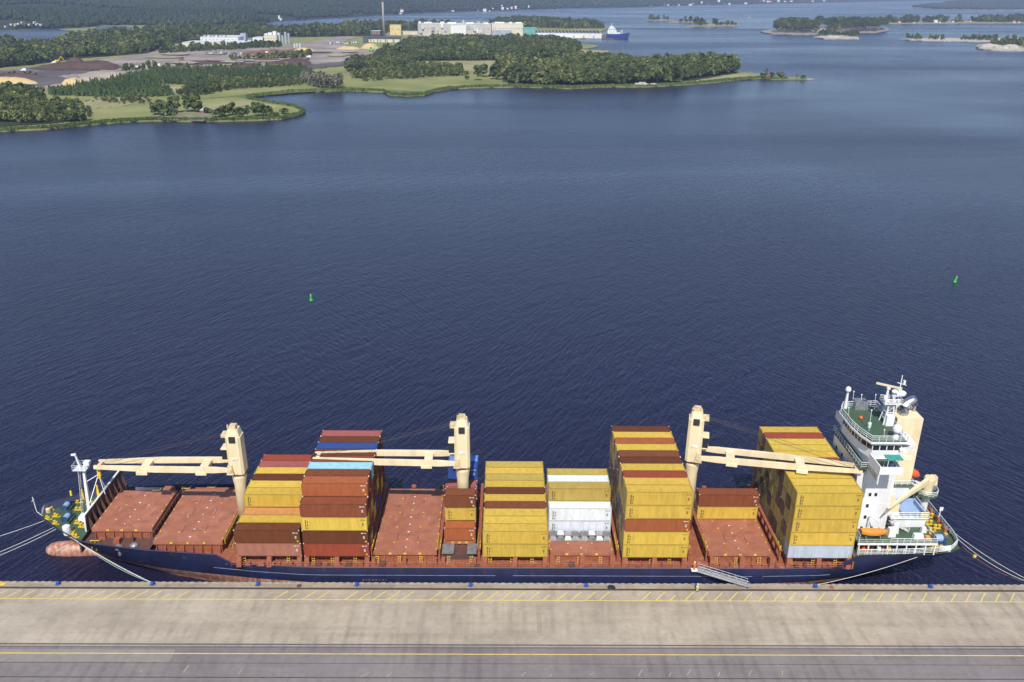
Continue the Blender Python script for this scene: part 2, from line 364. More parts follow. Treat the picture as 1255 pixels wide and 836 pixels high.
sheet('quay_coping', -900, 900, 129.1, 130.498, QZ+0.004, 'coping', kind='structure')
mat('worn_concrete', (0.25, 0.215, 0.18), 0.9, 0, (0.19, 0.165, 0.15), 0.5, 0.8)
sheet('road_concrete_strip', -900, -55, 110.2, 113.0, QZ-0.006, 'worn_concrete', kind='structure')
mat('rail_rust', (0.11, 0.075, 0.06), 0.6, 0.3, (0.06, 0.045, 0.04), 2, 0.7)
mat('rail_grey', (0.13, 0.115, 0.12), 0.7, 0.1, (0.08, 0.07, 0.075), 2, 0.7)
for y, w, mm in ((128.75, 0.34, 'rail_rust'), (129.02, 0.1, 'rail_rust'), (114.25, 0.3, 'rail_grey'), (113.55, 0.12, 'rail_grey'), (106.75, 0.14, 'rail_rust'), (109.9, 0.05, 'rail_rust')):
    b = MB(); b.box(-900, 900, y-w/2, y+w/2, QZ-0.05, QZ+0.035); b.build('crane_rail', mm, kind='structure')
# kerb with gaps along the water's edge
b = MB(); b.box(-400, 400, 130.14, 130.46, QZ+0.006, QZ+0.1)
x = -399
rk = random.Random(5)
prof = []
while x < 399:
    b.box(x, x+0.72, 130.18, 130.42, QZ+0.09, QZ+0.24); x += 1.32
mat('kerb', (0.38, 0.34, 0.27), 0.8, 0, (0.2, 0.18, 0.15), 1.2, 0.8)
b.build('quay_kerb', 'kerb', kind='structure')
# painted lines
mat('worn_yellow', (0.72, 0.53, 0.06), 0.8, 0, (0.52, 0.4, 0.13), 0.9, 0.7)
sheet('painted_line', -900, 900, 125.68, 125.84, QZ+0.004, 'worn_yellow', kind='structure')
sheet('road_painted_line', -900, 900, 112.0, 112.18, QZ-0.002, 'worn_yellow', kind='structure')
gaps = [(-57.5, -43, 1), (-33, -29.5, 2), (-16.5, -14.2, 2), (17.6, 24, 2)]
b = MB(); x = -96.0
for i in range(80):
    g = [gg[2] for gg in gaps if gg[0] < x < gg[1]]
    if not g or g[0] == 1:
        w = 0.16 if not g else 0.06; y1 = 128.2 if (not g and i % 9 != 4) else 127.3
        x2 = x+(y1-125.86)*0.86
        b.add([(x, 125.86, QZ+0.004), (x+w*1.4, 125.86, QZ+0.004), (x2+w*1.4, y1, QZ+0.004), (x2, y1, QZ+0.004)], [(0, 1, 2, 3)])
    x += 2.58 if x < 30 else 2.72
o = b.build('painted_hatching', 'worn_yellow'); put(o, kind='stuff', label='yellow diagonal paint strokes along the quay edge')
b = MB()
for x, y, dx, dy in ((-52, 107.8, .35, 1.6), (-66, 110.1, 1.2, 0.05), (-47, 110.2, 2.5, .06), (-43, 107.6, .4, .9), (-59, 107.9, .05, .5), (14, 107.4, .9, .5), (22, 107.3, .9, 1.5), (27, 107.2, .4, .8), (30, 107.5, .9, 1.3), (35, 107.3, .5, .9), (40, 107.4, .8, 1.1), (45.5, 107.5, .4, 1.0), (31, 109.6, 1.6, .05), (-23, 107.0, 1.2, 1.0), (-19, 107.0, .9, .9), (3, 107.2, .7, .9), (7.5, 107.1, .5, .5)):
    b.add([(x, y, QZ-0.005), (x+.14, y, QZ-0.005), (x+dx+.14, y+dy, QZ-0.005), (x+dx, y+dy, QZ-0.005)], [(0, 1, 2, 3)])
o = b.build('faded_road_marks', 'faded_yellow'); put(o, kind='stuff', label='faded yellow paint marks on the asphalt road')

# ------------------------------------------------------------------ land
def jitter_outline(px, ju=0.9, jv=0.22, step=7, seed=1):
    r = random.Random(seed); out = []
    for (a, b_) in zip(px, px[1:]+px[:1]):
        L = math.hypot(b_[0]-a[0], (b_[1]-a[1])*3); k = max(1, int(L/step))
        for i in range(k):
            f = i/k; j = 0 if i == 0 else 1
            out.append((a[0]+(b_[0]-a[0])*f+j*r.uniform(-ju, ju), a[1]+(b_[1]-a[1])*f+j*r.uniform(-jv, jv)))
    return out
def land(name, px, z, material, depth=3.0, seed=1, ju=0.9, jv=0.22, step=7, **k):
    pts = [onz(u, v, z)[0] for u, v in jitter_outline(px, ju, jv, step, seed)]
    bm = bmesh.new(); vs = [bm.verts.new(p) for p in pts]
    es = [bm.edges.new((vs[i], vs[(i+1) % len(vs)])) for i in range(len(vs))]
    bmesh.ops.triangle_fill(bm, use_beauty=True, use_dissolve=False, edges=es, normal=(0, 0, 1))
    lo = [bm.verts.new((p.x, p.y, p.z-depth)) for p in pts]
    for i in range(len(vs)):
        j = (i+1) % len(vs); bm.faces.new((vs[i], vs[j], lo[j], lo[i]))
    bmesh.ops.recalc_face_normals(bm, faces=bm.faces)
    for f in bm.faces:
        if abs(f.normal.z) > 0.9 and f.normal.z < 0: f.normal_flip()
    me = bpy.data.meshes.new(name); bm.to_mesh(me); bm.free(); me.materials.append(MATS[material])
    return put(bpy.data.objects.new(name, me), **k)
mat('meadow', (0.26, 0.25, 0.1), 0.95, 0, (0.13, 0.155, 0.05), 0.018, 0.9, detail=9, spec=0.1)
mat('reed_green', (0.13, 0.16, 0.05), 0.95, 0, (0.075, 0.1, 0.035), 0.05, 0.9, spec=0.1)
mat('straw', (0.33, 0.29, 0.155), 0.95, 0, (0.19, 0.19, 0.085), 0.025, 0.9, detail=9, spec=0.1)
mat('yard', (0.36, 0.31, 0.265), 0.95, 0, (0.12, 0.1, 0.09), 0.014, 0.9, detail=10, spec=0.1)
mat('yard_dark', (0.13, 0.115, 0.115), 0.95, 0, (0.07, 0.06, 0.06), 0.02, 0.9, detail=9, spec=0.1)
mat('soil', (0.11, 0.07, 0.055), 0.95, 0, (0.06, 0.04, 0.035), 0.05, 0.9, detail=9, spec=0.1)
mat('chips', (0.52, 0.4, 0.2), 0.95, 0, (0.42, 0.31, 0.15), 0.2, 0.8, spec=0.1)
mat('bark_red', (0.22, 0.11, 0.06), 0.95, 0, (0.13, 0.07, 0.045), 0.1, 0.8, spec=0.1)
mat('gravel_pale', (0.36, 0.3, 0.24), 0.95, 0, (0.26, 0.22, 0.18), 0.05, 0.8, spec=0.1)
mat('rock', (0.34, 0.3, 0.26), 0.9, 0, (0.16, 0.14, 0.125), 0.12, 0.8, bump=0.4, bscale=0.3, spec=0.2)
mat('rock_pale', (0.5, 0.45, 0.37), 0.9, 0, (0.26, 0.235, 0.2), 0.1, 0.7, bump=0.4, bscale=0.3, spec=0.2)
mat('forest_floor', (0.035, 0.045, 0.022), 0.95, 0, (0.025, 0.03, 0.018), 0.03, 0.8, spec=0.1)
mat('bark', (0.1, 0.08, 0.06), 0.9, 0, (0.05, 0.04, 0.03), 2, 0.8)
mat('bark_pale', (0.3, 0.27, 0.23), 0.9, 0, (0.2, 0.17, 0.14), 2, 0.8)
foliage_mat('leaf', (0.03, 0.046, 0.015), (0.084, 0.108, 0.03), (0.2, 0.2, 0.066))
foliage_mat('leaf_conifer', (0.024, 0.045, 0.017), (0.046, 0.08, 0.024), (0.085, 0.12, 0.036))
foliage_mat('leaf_grey', (0.045, 0.06, 0.03), (0.085, 0.095, 0.05), (0.2, 0.18, 0.14))
foliage_mat('leaf_far', (0.013, 0.024, 0.012), (0.024, 0.038, 0.018), (0.05, 0.058, 0.03))
foliage_mat('reed', (0.05, 0.085, 0.02), (0.1, 0.135, 0.04), (0.24, 0.21, 0.1))

MAIN = [(-70,166),(0,160),(60,157),(110,152),(150,148.5),(187,147),(240,148),(300,147),(345,145),(366,141),(373,136.5),(360,131),(335,127),(305,122),(302,119),(320,117),(350,113.5),(410,110.5),(440,111),(470,112),(478,116),(500,117),(520,116),(532,112),(548,109),(580,107),(640,106),(700,108),(740,106),(790,106),(830,104),(870,101),(900,98),(935,95.5),(945,97),(965,97),(988,97.3),(991,95.8),(965,94.5),(940,92),(930,90.2),(905,88),(870,86),(800,81),(765,72),(757,67),(745,62),(725,61),(712,60.5),(726,58.5),(733,57),(729,55),(714,54),(706,52),(703,47.5),(736,46.2),(741,42),(735,39),(745,35.5),(741,32),(700,27),(650,24.6),(610,25.5),(560,27.5),(500,27.5),(440,28.5),(400,30.5),(360,32.5),(330,33),(304,31),(200,28),(-160,28),(-160,60)]
land('mainland', MAIN, 1.2, 'meadow', seed=3, kind='structure')
YARD = [(-60,88),(-60,108),(20,105),(60,108),(100,101),(150,92),(200,87),(300,86),(340,85),(372,84),(400,80),(440,73),(480,69),(515,66),(545,63),(520,60),(470,58),(430,61),(420,52),(440,44),(640,42),(720,46.5),(737,45.8),(738,42),(640,38),(440,40),(360,55),(300,54),(215,55),(180,66),(140,71),(100,76),(60,80),(30,84)]
land('industrial_yard', YARD, 1.7, 'yard', 0.6, seed=5, kind='structure')
for i, (mm, z, px) in enumerate([
    ('yard_dark', 2.1, [(-60,90),(30,86),(120,86),(100,90),(70,93),(90,98),(60,104),(0,106),(-60,108)]),
    ('soil', 2.5, [(30,84),(60,79),(90,75),(125,74),(145,79),(140,85),(100,86),(60,86)]),
    ('gravel_pale', 2.3, [(95,92),(120,87.5),(165,88.5),(165,94),(120,98),(100,100)]),
    ('soil', 2.2, [(210,77),(250,74),(300,75),(300,77),(240,79)]), ('soil', 2.2, [(250,83),(300,77),(320,78),(310,84),(270,85)]),
    ('soil', 2.4, [(330,76),(360,71),(380,72),(380,80),(350,80)]), ('bark_red', 2.3, [(290,66),(320,61),(360,60),(380,62),(340,65),(310,66)]),
    ('yard_dark', 2.1, [(330,85),(370,80),(430,74),(420,80),(380,85)]), ('straw', 2.2, [(340,80),(355,79),(350,83),(335,84)]),
    ('straw', 1.6, [(500,79),(530,75.5),(580,74.5),(626,74.5),(626,79),(600,83),(570,88),(545,91),(545,84),(515,82)]),
    ('straw', 1.6, [(432,93),(470,85),(520,82),(500,86),(450,92),(432,97)]), ('straw', 1.6, [(195,108),(225,104),(240,106),(228,112),(212,113)]),
    ('straw', 1.5, [(245,131),(280,124),(310,124),(345,131),(330,134),(300,129),(270,136),(245,139)]), ('straw', 1.5, [(845,98),(870,96),(905,89.5),(930,91),(930,92.5),(900,95),(870,98.5)]),
    ('reed_green', 1.45, [(-60,165),(0,159.2),(60,156.2),(110,151),(150,147.5),(187,146),(187,143),(150,145),(110,148),(60,153.5),(0,156),(-60,162)]),
    ('reed_green', 1.45, [(240,121),(290,119),(305,121.2),(303,118.5),(330,115.5),(410,110),(470,111),(480,115),(520,115),(540,109.5),(580,106.4),(640,105.4),(700,107),(700,104.5),(640,103.5),(580,104),(540,106.5),(520,112),(490,111),(440,108.5),(400,108),(340,112),(300,116)]),
    ('straw', 1.5, [(700,60),(706,66),(712,71),(740,69),(757,67),(745,62.5),(725,61.3),(714,61)]),
    ('gravel_pale', 1.6, [(640,47.2),(700,47.3),(736,46),(736,45),(700,46),(640,46)]), ('straw', 1.7, [(690,37),(738,37),(745,35.6),(700,35.6)]),
    ('straw', 1.6, [(90,128),(120,121),(160,119),(190,121),(150,130),(105,133)]), ('gravel_pale', 2.0, [(200,66),(205,57.5),(225,58.5),(290,58),(225,62)]),
    ]):
    land({'soil': 'bare_soil', 'straw': 'dry_grass', 'reed_green': 'reed_bank', 'yard_dark': 'dark_yard', 'gravel_pale': 'gravel_ground', 'bark_red': 'bark_ground'}[mm], px, z, mm, 0.5, seed=20+i, ju=3.5 if mm != 'reed_green' else 1.5, jv=0.75 if mm != 'reed_green' else .3, step=5, kind='structure')
land('lake', [(-120,62),(0,58),(40,56),(75,52),(88,46),(84,37),(70,35.5),(30,36.8),(-120,38)], 2.0, 'water', 0.3, seed=9, kind='structure')
land('pond', [(113,36),(118,45),(158,45.5),(166,38),(162,33),(140,31.8),(120,32.5)], 2.0, 'water', 0.3, seed=10, kind='structure')

rp_ = random.Random(44)
for i in range(22):
    u = rp_.uniform(195, 430); v = rp_.uniform(65, 83) - max(0, (u-380)*.12); w = rp_.uniform(10, 34); h = rp_.uniform(.5, 1.5)
    pts_ = [(u+w*math.cos(a)*rp_.uniform(.7, 1.1), v+h*math.sin(a)*rp_.uniform(.6, 1.2)) for a in np.linspace(0, 6.28, 9)[:-1]]
    mm = rp_.choice(['soil', 'gravel_pale', 'straw', 'yard_dark', 'bark_red', 'gravel_pale', 'soil'])
    land('yard_ground', pts_[::-1], 2.6+i*.05, mm, .4, seed=300+i, ju=1.5, jv=.3, step=5, kind='structure')
# far shore: a rolling ridge reaching past the top of the frame
FS = [(-300,38.5),(0,37.5),(75,36),(110,34),(125,31.8),(160,31.4),(200,32),(304,30.5),(330,27),(360,24.5),(400,22),(440,20),(480,17.5),(520,15.5),(600,13),(650,11.5),(700,10),(780,9),(860,6),(920,5),(1000,3.4),(1060,2.2),(1110,1.2),(1200,0.4),(1500,0)]
FSU = np.array([p[0] for p in FS], float); FSV = np.array([p[1] for p in FS], float)
fs_az = []; fs_r = []
for u, v in FS:
    p, _ = onz(u, v, 0.5); fs_az.append(math.atan2(p.x, p.y)); fs_r.append(math.hypot(p.x, p.y))
def vnoise(x, y, s, seed):
    rs = np.random.default_rng(seed); g = rs.random((64, 64)); x = np.asarray(x)/s+100; y = np.asarray(y)/s+100
    i = np.floor(x).astype(int); j = np.floor(y).astype(int); a = x-i; c = y-j; a = a*a*(3-2*a); c = c*c*(3-2*c)
    q = lambda m_, n_: g[m_ % 64, n_ % 64]
    return (q(i, j)*(1-a)+q(i+1, j)*a)*(1-c)+(q(i, j+1)*(1-a)+q(i+1, j+1)*a)*c
def far_h(x, y):
    az = np.arctan2(x, y); r = np.hypot(x, y); rs = np.interp(az, fs_az, fs_r); d = np.clip(r-rs, 0, None)
    n = 0.6*vnoise(x, y, 1100, 1)+0.28*vnoise(x, y, 420, 2)+0.12*vnoise(x, y, 160, 3)
    return 0.8+np.minimum(d*0.02, 4)+np.clip(d/1500, 0, 1)**0.8*(18+75*n)
AZ = np.linspace(-0.72, 0.72, 420); TT = np.linspace(0, 1, 150)**1.7
RS = np.interp(AZ, fs_az, fs_r); rr = RS[None, :]+TT[:, None]*(19000-RS[None, :])
X = rr*np.sin(AZ)[None, :]; Y = rr*np.cos(AZ)[None, :]; Z = far_h(X, Y); Z[0, :] = -1.0
V = np.stack([X, Y, Z], -1).reshape(-1, 3); n = len(AZ)
i, j = np.meshgrid(np.arange(n-1), np.arange(len(TT)-1)); a = (j*n+i).ravel()
me = fast_mesh('far_hills', V, np.stack([a, a+1, a+n+1, a+n], -1)); me.materials.append(MATS['forest_floor'])
put(bpy.data.objects.new('far_hills', me), kind='structure')

# ------------------------------------------------------------------ trees
def tree_shape(kind, seed):
    """unit tree (height 1): leaf quads and a trunk with limbs, as arrays"""
    r = np.random.default_rng(seed); P = []; Nn = []; S = []; tints = []
    if kind == 'conifer':
        k = 95
        z = 0.12+0.86*r.random(k)**0.85; rad = 0.26*(1-z)**0.8+0.012; th = r.random(k)*6.283; rr_ = rad*(0.55+0.5*r.random(k))
        P = np.stack([rr_*np.cos(th), rr_*np.sin(th), z], -1); Nn = np.stack([np.cos(th), np.sin(th), 0.9+0*th], -1)+r.normal(0, 0.35, (k, 3)); S = 0.045+0.07*(1-z)
        tints = r.normal(0, .1, k)
    else:
        nl = {'broad': 9, 'bush': 6, 'sparse': 7, 'tall': 9}[kind]
        rad = {'broad': 0.36, 'bush': 0.6, 'sparse': 0.26, 'tall': 0.25}[kind]
        Pl = []; Nl = []; Tl = []
        for l in range(nl):
            th = r.random()*6.283; zz = 0.3+0.6*(l+0.5)/nl; q = rad*(0.62-0.45*abs(zz-0.52))
            if kind == 'bush': zz = 0.25+0.45*r.random(); q = rad*0.7
            c = np.array([q*math.cos(th)*r.random()**.5*1.2, q*math.sin(th)*r.random()**.5*1.2, zz]); lr = rad*(0.42+0.25*r.random())
            kk = 15 if kind != 'sparse' else 8
            d = r.normal(0, 1, (kk, 3)); d[:, 2] = np.abs(d[:, 2])*0.9-0.25; d /= np.linalg.norm(d, axis=1)[:, None]
            Pl.append(c+d*lr*np.array([1, 1, 0.8])*(0.75+0.35*r.random((kk, 1)))); Nl.append(d+r.normal(0, .45, (kk, 3))); Tl.append(np.full(kk, r.normal(0, .1))+r.normal(0, .07, kk))
        P = np.concatenate(Pl); Nn = np.concatenate(Nl); tints = np.concatenate(Tl)
        P[:, 2] *= 1/max(P[:, 2].max(), 0.5); S = rad*(0.2+0.14*r.random(len(P)))*(0.75 if kind == 'sparse' else 1)
    Nn = Nn/np.linalg.norm(Nn, axis=1)[:, None]
    a = np.cross(Nn, r.normal(0, 1, P.shape)); a /= np.linalg.norm(a, axis=1)[:, None]; b_ = np.cross(Nn, a)
    S = np.asarray(S)[:, None]; V = []
    for k_, (s1, s2) in enumerate(((-1, -1), (1, -1), (1, 1), (-1, 1))):
        V.append(P+(a*s1*(0.8+0.4*r.random((len(P), 1)))+b_*s2*(0.8+0.4*r.random((len(P), 1))))*S)
    V = np.stack(V, 1).reshape(-1, 3); F = np.arange(len(V)).reshape(-1, 4); T = np.repeat(tints, 4)
    return V, F, T
def trunk_mb(kind, seed, h=1.0):
    r = random.Random(seed); b = MB(); top = 0.9 if kind == 'conifer' else 0.72; w = 0.018 if kind != 'bush' else 0.03
    pts = [Vector((r.uniform(-.01, .01)*i, r.uniform(-.01, .01)*i, h*top*i/4-0.02*(i == 0))) for i in range(5)]
    b.path(pts, [w*h*(1-0.2*i) for i in range(5)], 6)
    if kind != 'conifer':
        for i in range(5):
            p = pts[1+i % 3].lerp(pts[2+i % 3], r.random()); th = r.random()*6.28
            q = p+Vector((math.cos(th)*.2, math.sin(th)*.2, .16))*h; b.path([p, p.lerp(q, .5)+Vector((0, 0, -.02*h)), q], [w*h*.5, w*h*.35, w*h*.15], 5)
    return b
SHAPES = {k: [tree_shape(k, 50+i) for i in range(5)] for k in ('broad', 'conifer', 'bush', 'sparse', 'tall')}
TRK = {k: [] for k in SHAPES}
for k in SHAPES:
    for i in range(2):
        b = trunk_mb(k, i); fs = []
        for f in b.f:
            if len(f) == 4: fs.append(f)
        TRK[k].append((np.array([tuple(v) for v in b.v]), np.array(fs)))
def in_poly(px, py, poly):
    c = np.zeros(len(px), bool); n = len(poly)
    for i in range(n):
        x1, y1 = poly[i]; x2, y2 = poly[(i+1) % n]
        if y1 == y2: continue
        s = ((y1 > py) != (y2 > py)) & (px < (x2-x1)*(py-y1)/(y2-y1)+x1); c ^= s
    return c
def scatter(poly, sp, rng, keep=1.0):
    W_ = [onz(u, v, 1.5)[0] for u, v in poly]; pw = [(p.x, p.y) for p in W_]
    x0, x1 = min(p[0] for p in pw), max(p[0] for p in pw); y0, y1 = min(p[1] for p in pw), max(p[1] for p in pw)
    gx, gy = np.meshgrid(np.arange(x0, x1, sp), np.arange(y0, y1, sp)); gx = gx.ravel()+rng.uniform(-.45, .45, gx.size)*sp; gy = gy.ravel()+rng.uniform(-.45, .45, gy.size)*sp
    k = in_poly(gx, gy, pw) & (rng.random(gx.size) < keep); return gx[k], gy[k]
NTREES = 0
def forest(name, label, polys, sp, hgt, kinds, material='leaf', z=1.2, seed=1, keep=1.0, hill=0.0, tint=0.45, trunks=True):
    global NTREES
    rng = np.random.default_rng(seed); Vs = []; Fs = []; Ts = []; tv = []; tf = []; off = 0; toff = 0
    for poly in polys:
        xs, ys = scatter(poly, sp, rng, keep)
        if not len(xs): continue
        cx, cy_ = xs.mean(), ys.mean(); mr = max(np.hypot(xs-cx, ys-cy_).max(), 1)
        tn = vnoise(xs, ys, 45, 8); tn2 = vnoise(xs+900, ys+300, 38, 12)
        for x, y, q, q2 in zip(xs, ys, tn, tn2):
            k = kinds[rng.integers(len(kinds))]; V, F, T = SHAPES[k][rng.integers(5)]
            h = hgt*(0.62+0.75*q2)*rng.uniform(0.65, 1.2)*(0.5 if k == 'bush' else 1); a = rng.random()*6.283; w = h*rng.uniform(0.68, 1.08)
            c, s = math.cos(a), math.sin(a); zz = z+hill*max(0, 1-((x-cx)**2+(y-cy_)**2)/mr**2)
            M_ = np.array([[c*w, s*w, 0], [-s*w, c*w, 0], [0, 0, h]])
            Vs.append(V@M_+np.array([x, y, zz])); Fs.append(F+off); off += len(V)
            Ts.append(np.clip(T+tint+(q-.5)*0.5+rng.normal(0, .15)+(0.35 if rng.random() < .07 else 0), 0, 1))
            if trunks and rng.random() < 0.5:
                Vt, Ft = TRK[k][rng.integers(2)]; Vs2 = Vt@M_+np.array([x, y, z-0.2]); tv.append(Vs2); tf.append(Ft+toff); toff += len(Vt)
            NTREES += 1
    V = np.concatenate(Vs); F = np.concatenate(Fs); T = np.concatenate(Ts); nl = len(F)
    if tv:
        F = np.concatenate([F, np.concatenate(tf)+len(V)]); V = np.concatenate([V]+tv); T = np.concatenate([T, np.zeros(len(V)-len(T))])
    me = fast_mesh(name, V, F, T); me.materials.append(MATS[material]); me.materials.append(MATS['bark_pale' if material == 'leaf_grey' else 'bark'])
    mi = np.zeros(len(F), np.int32); mi[nl:] = 1; me.polygons.foreach_set('material_index', mi)
    return put(bpy.data.objects.new(name, me), kind='stuff', label=label)
for i, px in enumerate([[(-60,120),(20,113),(45,118),(58,126),(66,138),(100,147),(60,151),(-60,158)], [(622,104),(700,105),(790,103),(850,98),(904,89),(900,85),(760,77),(690,83),(640,84),(624,84)],
                        [(455,67),(520,74),(625,73.5),(705,71),(712,60),(706,50),(600,47.5),(500,52),(462,60)], [(-120,86),(40,79),(90,72),(180,65),(215,53),(300,46),(470,44),(480,36),(330,38),(180,45),(80,52),(-120,61)]]):
    land('woodland_floor', px, 1.9, 'forest_floor', 0.5, seed=60+i, kind='structure')
forest('wood', 'dense leafy wood by the reed bank below the chip heaps', [[(-60,125),(20,119),(45,122),(55,128),(62,138),(80,143),(105,147.5),(100,149),(60,151),(30,152),(5,150),(-60,157)]], 4.6, 11.5, ['broad', 'broad', 'tall', 'sparse'], seed=1, tint=0.4)
forest('scrub', 'low bushes and young trees on the meadow edge', [[(62,125),(75,121),(110,131),(114,142),(104,148),(88,146),(66,138)], [(137,126),(160,122),(184,122),(184,127.5),(150,128)], [(100,125),(140,119),(190,121),(150,126)], [(430,98),(446,97),(470,98),(455,99.5)]], 5.5, 6, ['bush', 'bush', 'broad'], seed=2, tint=0.55, keep=0.7)
forest('conifer_plantation', 'band of young conifers planted in rows beyond the meadow', [[(57,112),(120,104),(165,101),(205,109),(214,117),(160,119.5),(63,117)], [(135,97),(200,89),(290,88),(372,86),(400,97),(365,103.5),(290,108.5),(240,109),(225,104),(160,100)]], 4.2, 7, ['conifer'], 'leaf_conifer', seed=3, tint=0.62, trunks=False)
forest('hedge_wood', 'dark bushy strip in front of the conifer plantation', [[(214,118),(250,116),(288,109.5),(282,106),(230,111)], [(240,101),(300,98),(360,99),(372,104),(330,107),(288,109)]], 4.6, 7.5, ['bush', 'broad', 'broad'], seed=4, tint=0.4)
forest('bare_grove', 'grove of grey half bare trees at the head of the cove', [[(368,101),(384,107),(408,110),(419,109),(418,101),(390,96),(372,93)]], 4.6, 11, ['sparse', 'sparse', 'tall'], 'leaf_grey', seed=5, tint=0.65)
forest('wood_strip', 'mixed tree strips across the straw coloured field', [[(425,88),(448,87.5),(472,84.5),(500,82.5),(514,77),(505,72),(470,74),(425,80)], [(430,96),(452,96),(500,97),(522,94),(567,93),(565,85),(530,85),(470,91),(432,92)], [(605,93),(622,93),(622,86),(608,88)]], 5.4, 10, ['broad', 'broad', 'tall', 'bush'], seed=6, tint=0.42)
forest('hill_wood', 'large dark wood in front of the pale mill', [[(468,68),(512,74.5),(560,74.5),(626,74),(702,72.5),(712,63),(707,55),(690,52.5),(640,51),(600,50.5),(560,49.8),(520,53),(490,60),(474,65)]], 5.8, 11.5, ['broad', 'tall', 'broad', 'conifer', 'sparse'], seed=7, tint=0.33, hill=2)
forest('headland_wood', 'thick green wood covering the headland above the open water', [[(624,101.5),(650,104),(700,105),(745,104.2),(790,103),(832,101),(850,97),(880,92.5),(905,89),(900,84.5),(860,82.5),(800,81),(762,77),(700,81),(690,84.5),(640,84.5),(622,83),(608,87)]], 4.7, 13.5, ['broad', 'broad', 'broad', 'tall', 'sparse', 'conifer'], seed=8, tint=0.44, hill=3)
forest('lake_wood', 'broad belt of forest between the lake and the log yard', [[(-120,86),(0,83.5),(40,79.5),(70,74),(90,70.5),(135,68.5),(180,64.5),(208,57),(185,50),(160,46),(120,45.5),(90,49),(75,52.5),(60,55.5),(30,57.5),(-120,61)]], 7.4, 15, ['broad', 'tall', 'broad', 'conifer', 'sparse'], seed=9, tint=0.4, trunks=False)
forest('mill_wood', 'forest belt behind the white factory halls', [[(175,51),(215,52),(300,45),(420,45),(450,42),(480,39),(560,36.5),(560,32.5),(500,32.5),(440,33.5),(400,35),(360,37),(330,37.5),(300,35.5),(200,36),(165,43)]], 11, 15, ['broad', 'tall', 'conifer'], seed=10, tint=0.32, trunks=False)
forest('yard_trees', 'bushy tree strips between the factory and the log yard', [[(192,66),(250,62.5),(302,60.5),(302,57.5),(240,59.5),(200,62)], [(298,59.5),(345,58.5),(345,54.5),(300,55.5)], [(282,74),(312,72.5),(345,72),(345,69),(315,69),(286,72)], [(345,72),(380,71),(382,64),(352,67)], [(200,86.5),(290,83.5),(370,84),(372,82.5),(290,82),(200,84.5)], [(150,87),(205,85),(205,83.5),(150,85)]], 6.5, 8.5, ['broad', 'bush'], seed=11, tint=0.4, trunks=False, keep=0.85)
forest('shore_strip_wood', 'thin strip of forest on the point behind the warehouse', [[(600,33),(650,34),(700,35),(741,35.4),(737,31.5),(700,27.6),(650,25.5),(610,26.5)]], 9, 14, ['broad', 'conifer', 'tall'], seed=12, tint=0.32, trunks=False)
# reed fringe along the near shore
rng = np.random.default_rng(4); xs = []; ys = []
for a_, b_ in zip(MAIN[:35], MAIN[1:36]):
    k = int(math.hypot(b_[0]-a_[0], 3*(b_[1]-a_[1]))*9)
    for q in rng.random(k):
        p, _ = onz(a_[0]+(b_[0]-a_[0])*q, a_[1]+(b_[1]-a_[1])*q-rng.random()**1.6*2.2, 1.2); xs.append(p.x); ys.append(p.y)
xs = np.array(xs)+rng.normal(0, .5, len(xs)); ys = np.array(ys); k = len(xs); th = rng.random(k)*6.28; w = rng.uniform(.5, 1.2, k); h = rng.uniform(.8, 1.9, k)
dx, dy = np.cos(th)*w, np.sin(th)*w; jx, jy = rng.normal(0, .25, k), rng.normal(0, .25, k)
V = np.stack([np.stack([xs-dx, ys-dy, 0.9+0*xs], -1), np.stack([xs+dx, ys+dy, 0.9+0*xs], -1), np.stack([xs+dx*.8+jx, ys+dy*.8+jy, 1.2+h], -1), np.stack([xs-dx*.8+jx, ys-dy*.8+jy, 1.2+h*.9], -1)], 1).reshape(-1, 3)
tn = np.clip(np.repeat(vnoise(xs, ys, 60, 6)*0.8+rng.normal(0, .12, k), 4), 0, 1)
me = fast_mesh('reeds', V, np.arange(len(V)).reshape(-1, 4), tn); me.materials.append(MATS['reed'])
put(bpy.data.objects.new('reeds', me), kind='stuff', label='fringe of green reeds along the shoreline')
# far forest: crowns over the ridge, coarser with distance as the photo resolves them
ico = bmesh.new(); bmesh.ops.create_icosphere(ico, subdivisions=1, radius=1.0)
IV0 = np.array([v.co[:] for v in ico.verts]); IF0 = np.array([[v.index for v in f.verts] for f in ico.faces])[:20]; ico.free()
bm = bmesh.new(); bmesh.ops.create_icosphere(bm, subdivisions=2, radius=1.0); bm.verts.ensure_lookup_table()
IV2 = np.array([v.co[:] for v in bm.verts]); IF2 = np.array([[v.index for v in f.verts] for f in bm.faces]); bm.free()
def far_crowns(name, label, xs, ys, zs, w, h, seed, material='leaf_far', V0=IV0, F0=IF0, tint=.4):
    r = np.random.default_rng(seed); n = len(xs); m_ = len(V0)
    J = 1+r.uniform(-.28, .28, (n, m_, 1)); th = r.random(n)*6.283; c, s = np.cos(th), np.sin(th)
    P = V0[None]*J; x = P[..., 0]*c[:, None]-P[..., 1]*s[:, None]; y = P[..., 0]*s[:, None]+P[..., 1]*c[:, None]
    V = np.stack([x*w[:, None]+xs[:, None], y*w[:, None]+ys[:, None], (P[..., 2]*0.55+0.42)*h[:, None]+zs[:, None]], -1).reshape(-1, 3)
    F = (F0[None]+(np.arange(n)*m_)[:, None, None]).reshape(-1, 3)
    t_ = np.clip(tint+(vnoise(xs, ys, 300, 4)-.5)*.5+r.normal(0, .16, n), 0, 1)
    me = fast_mesh(name, V, F, np.repeat(t_, m_)); me.materials.append(MATS[material])
    return put(bpy.data.objects.new(name, me), kind='stuff', label=label)
rng = np.random.default_rng(77); FX = []; FY = []; FWd = []
r_ = min(fs_r)
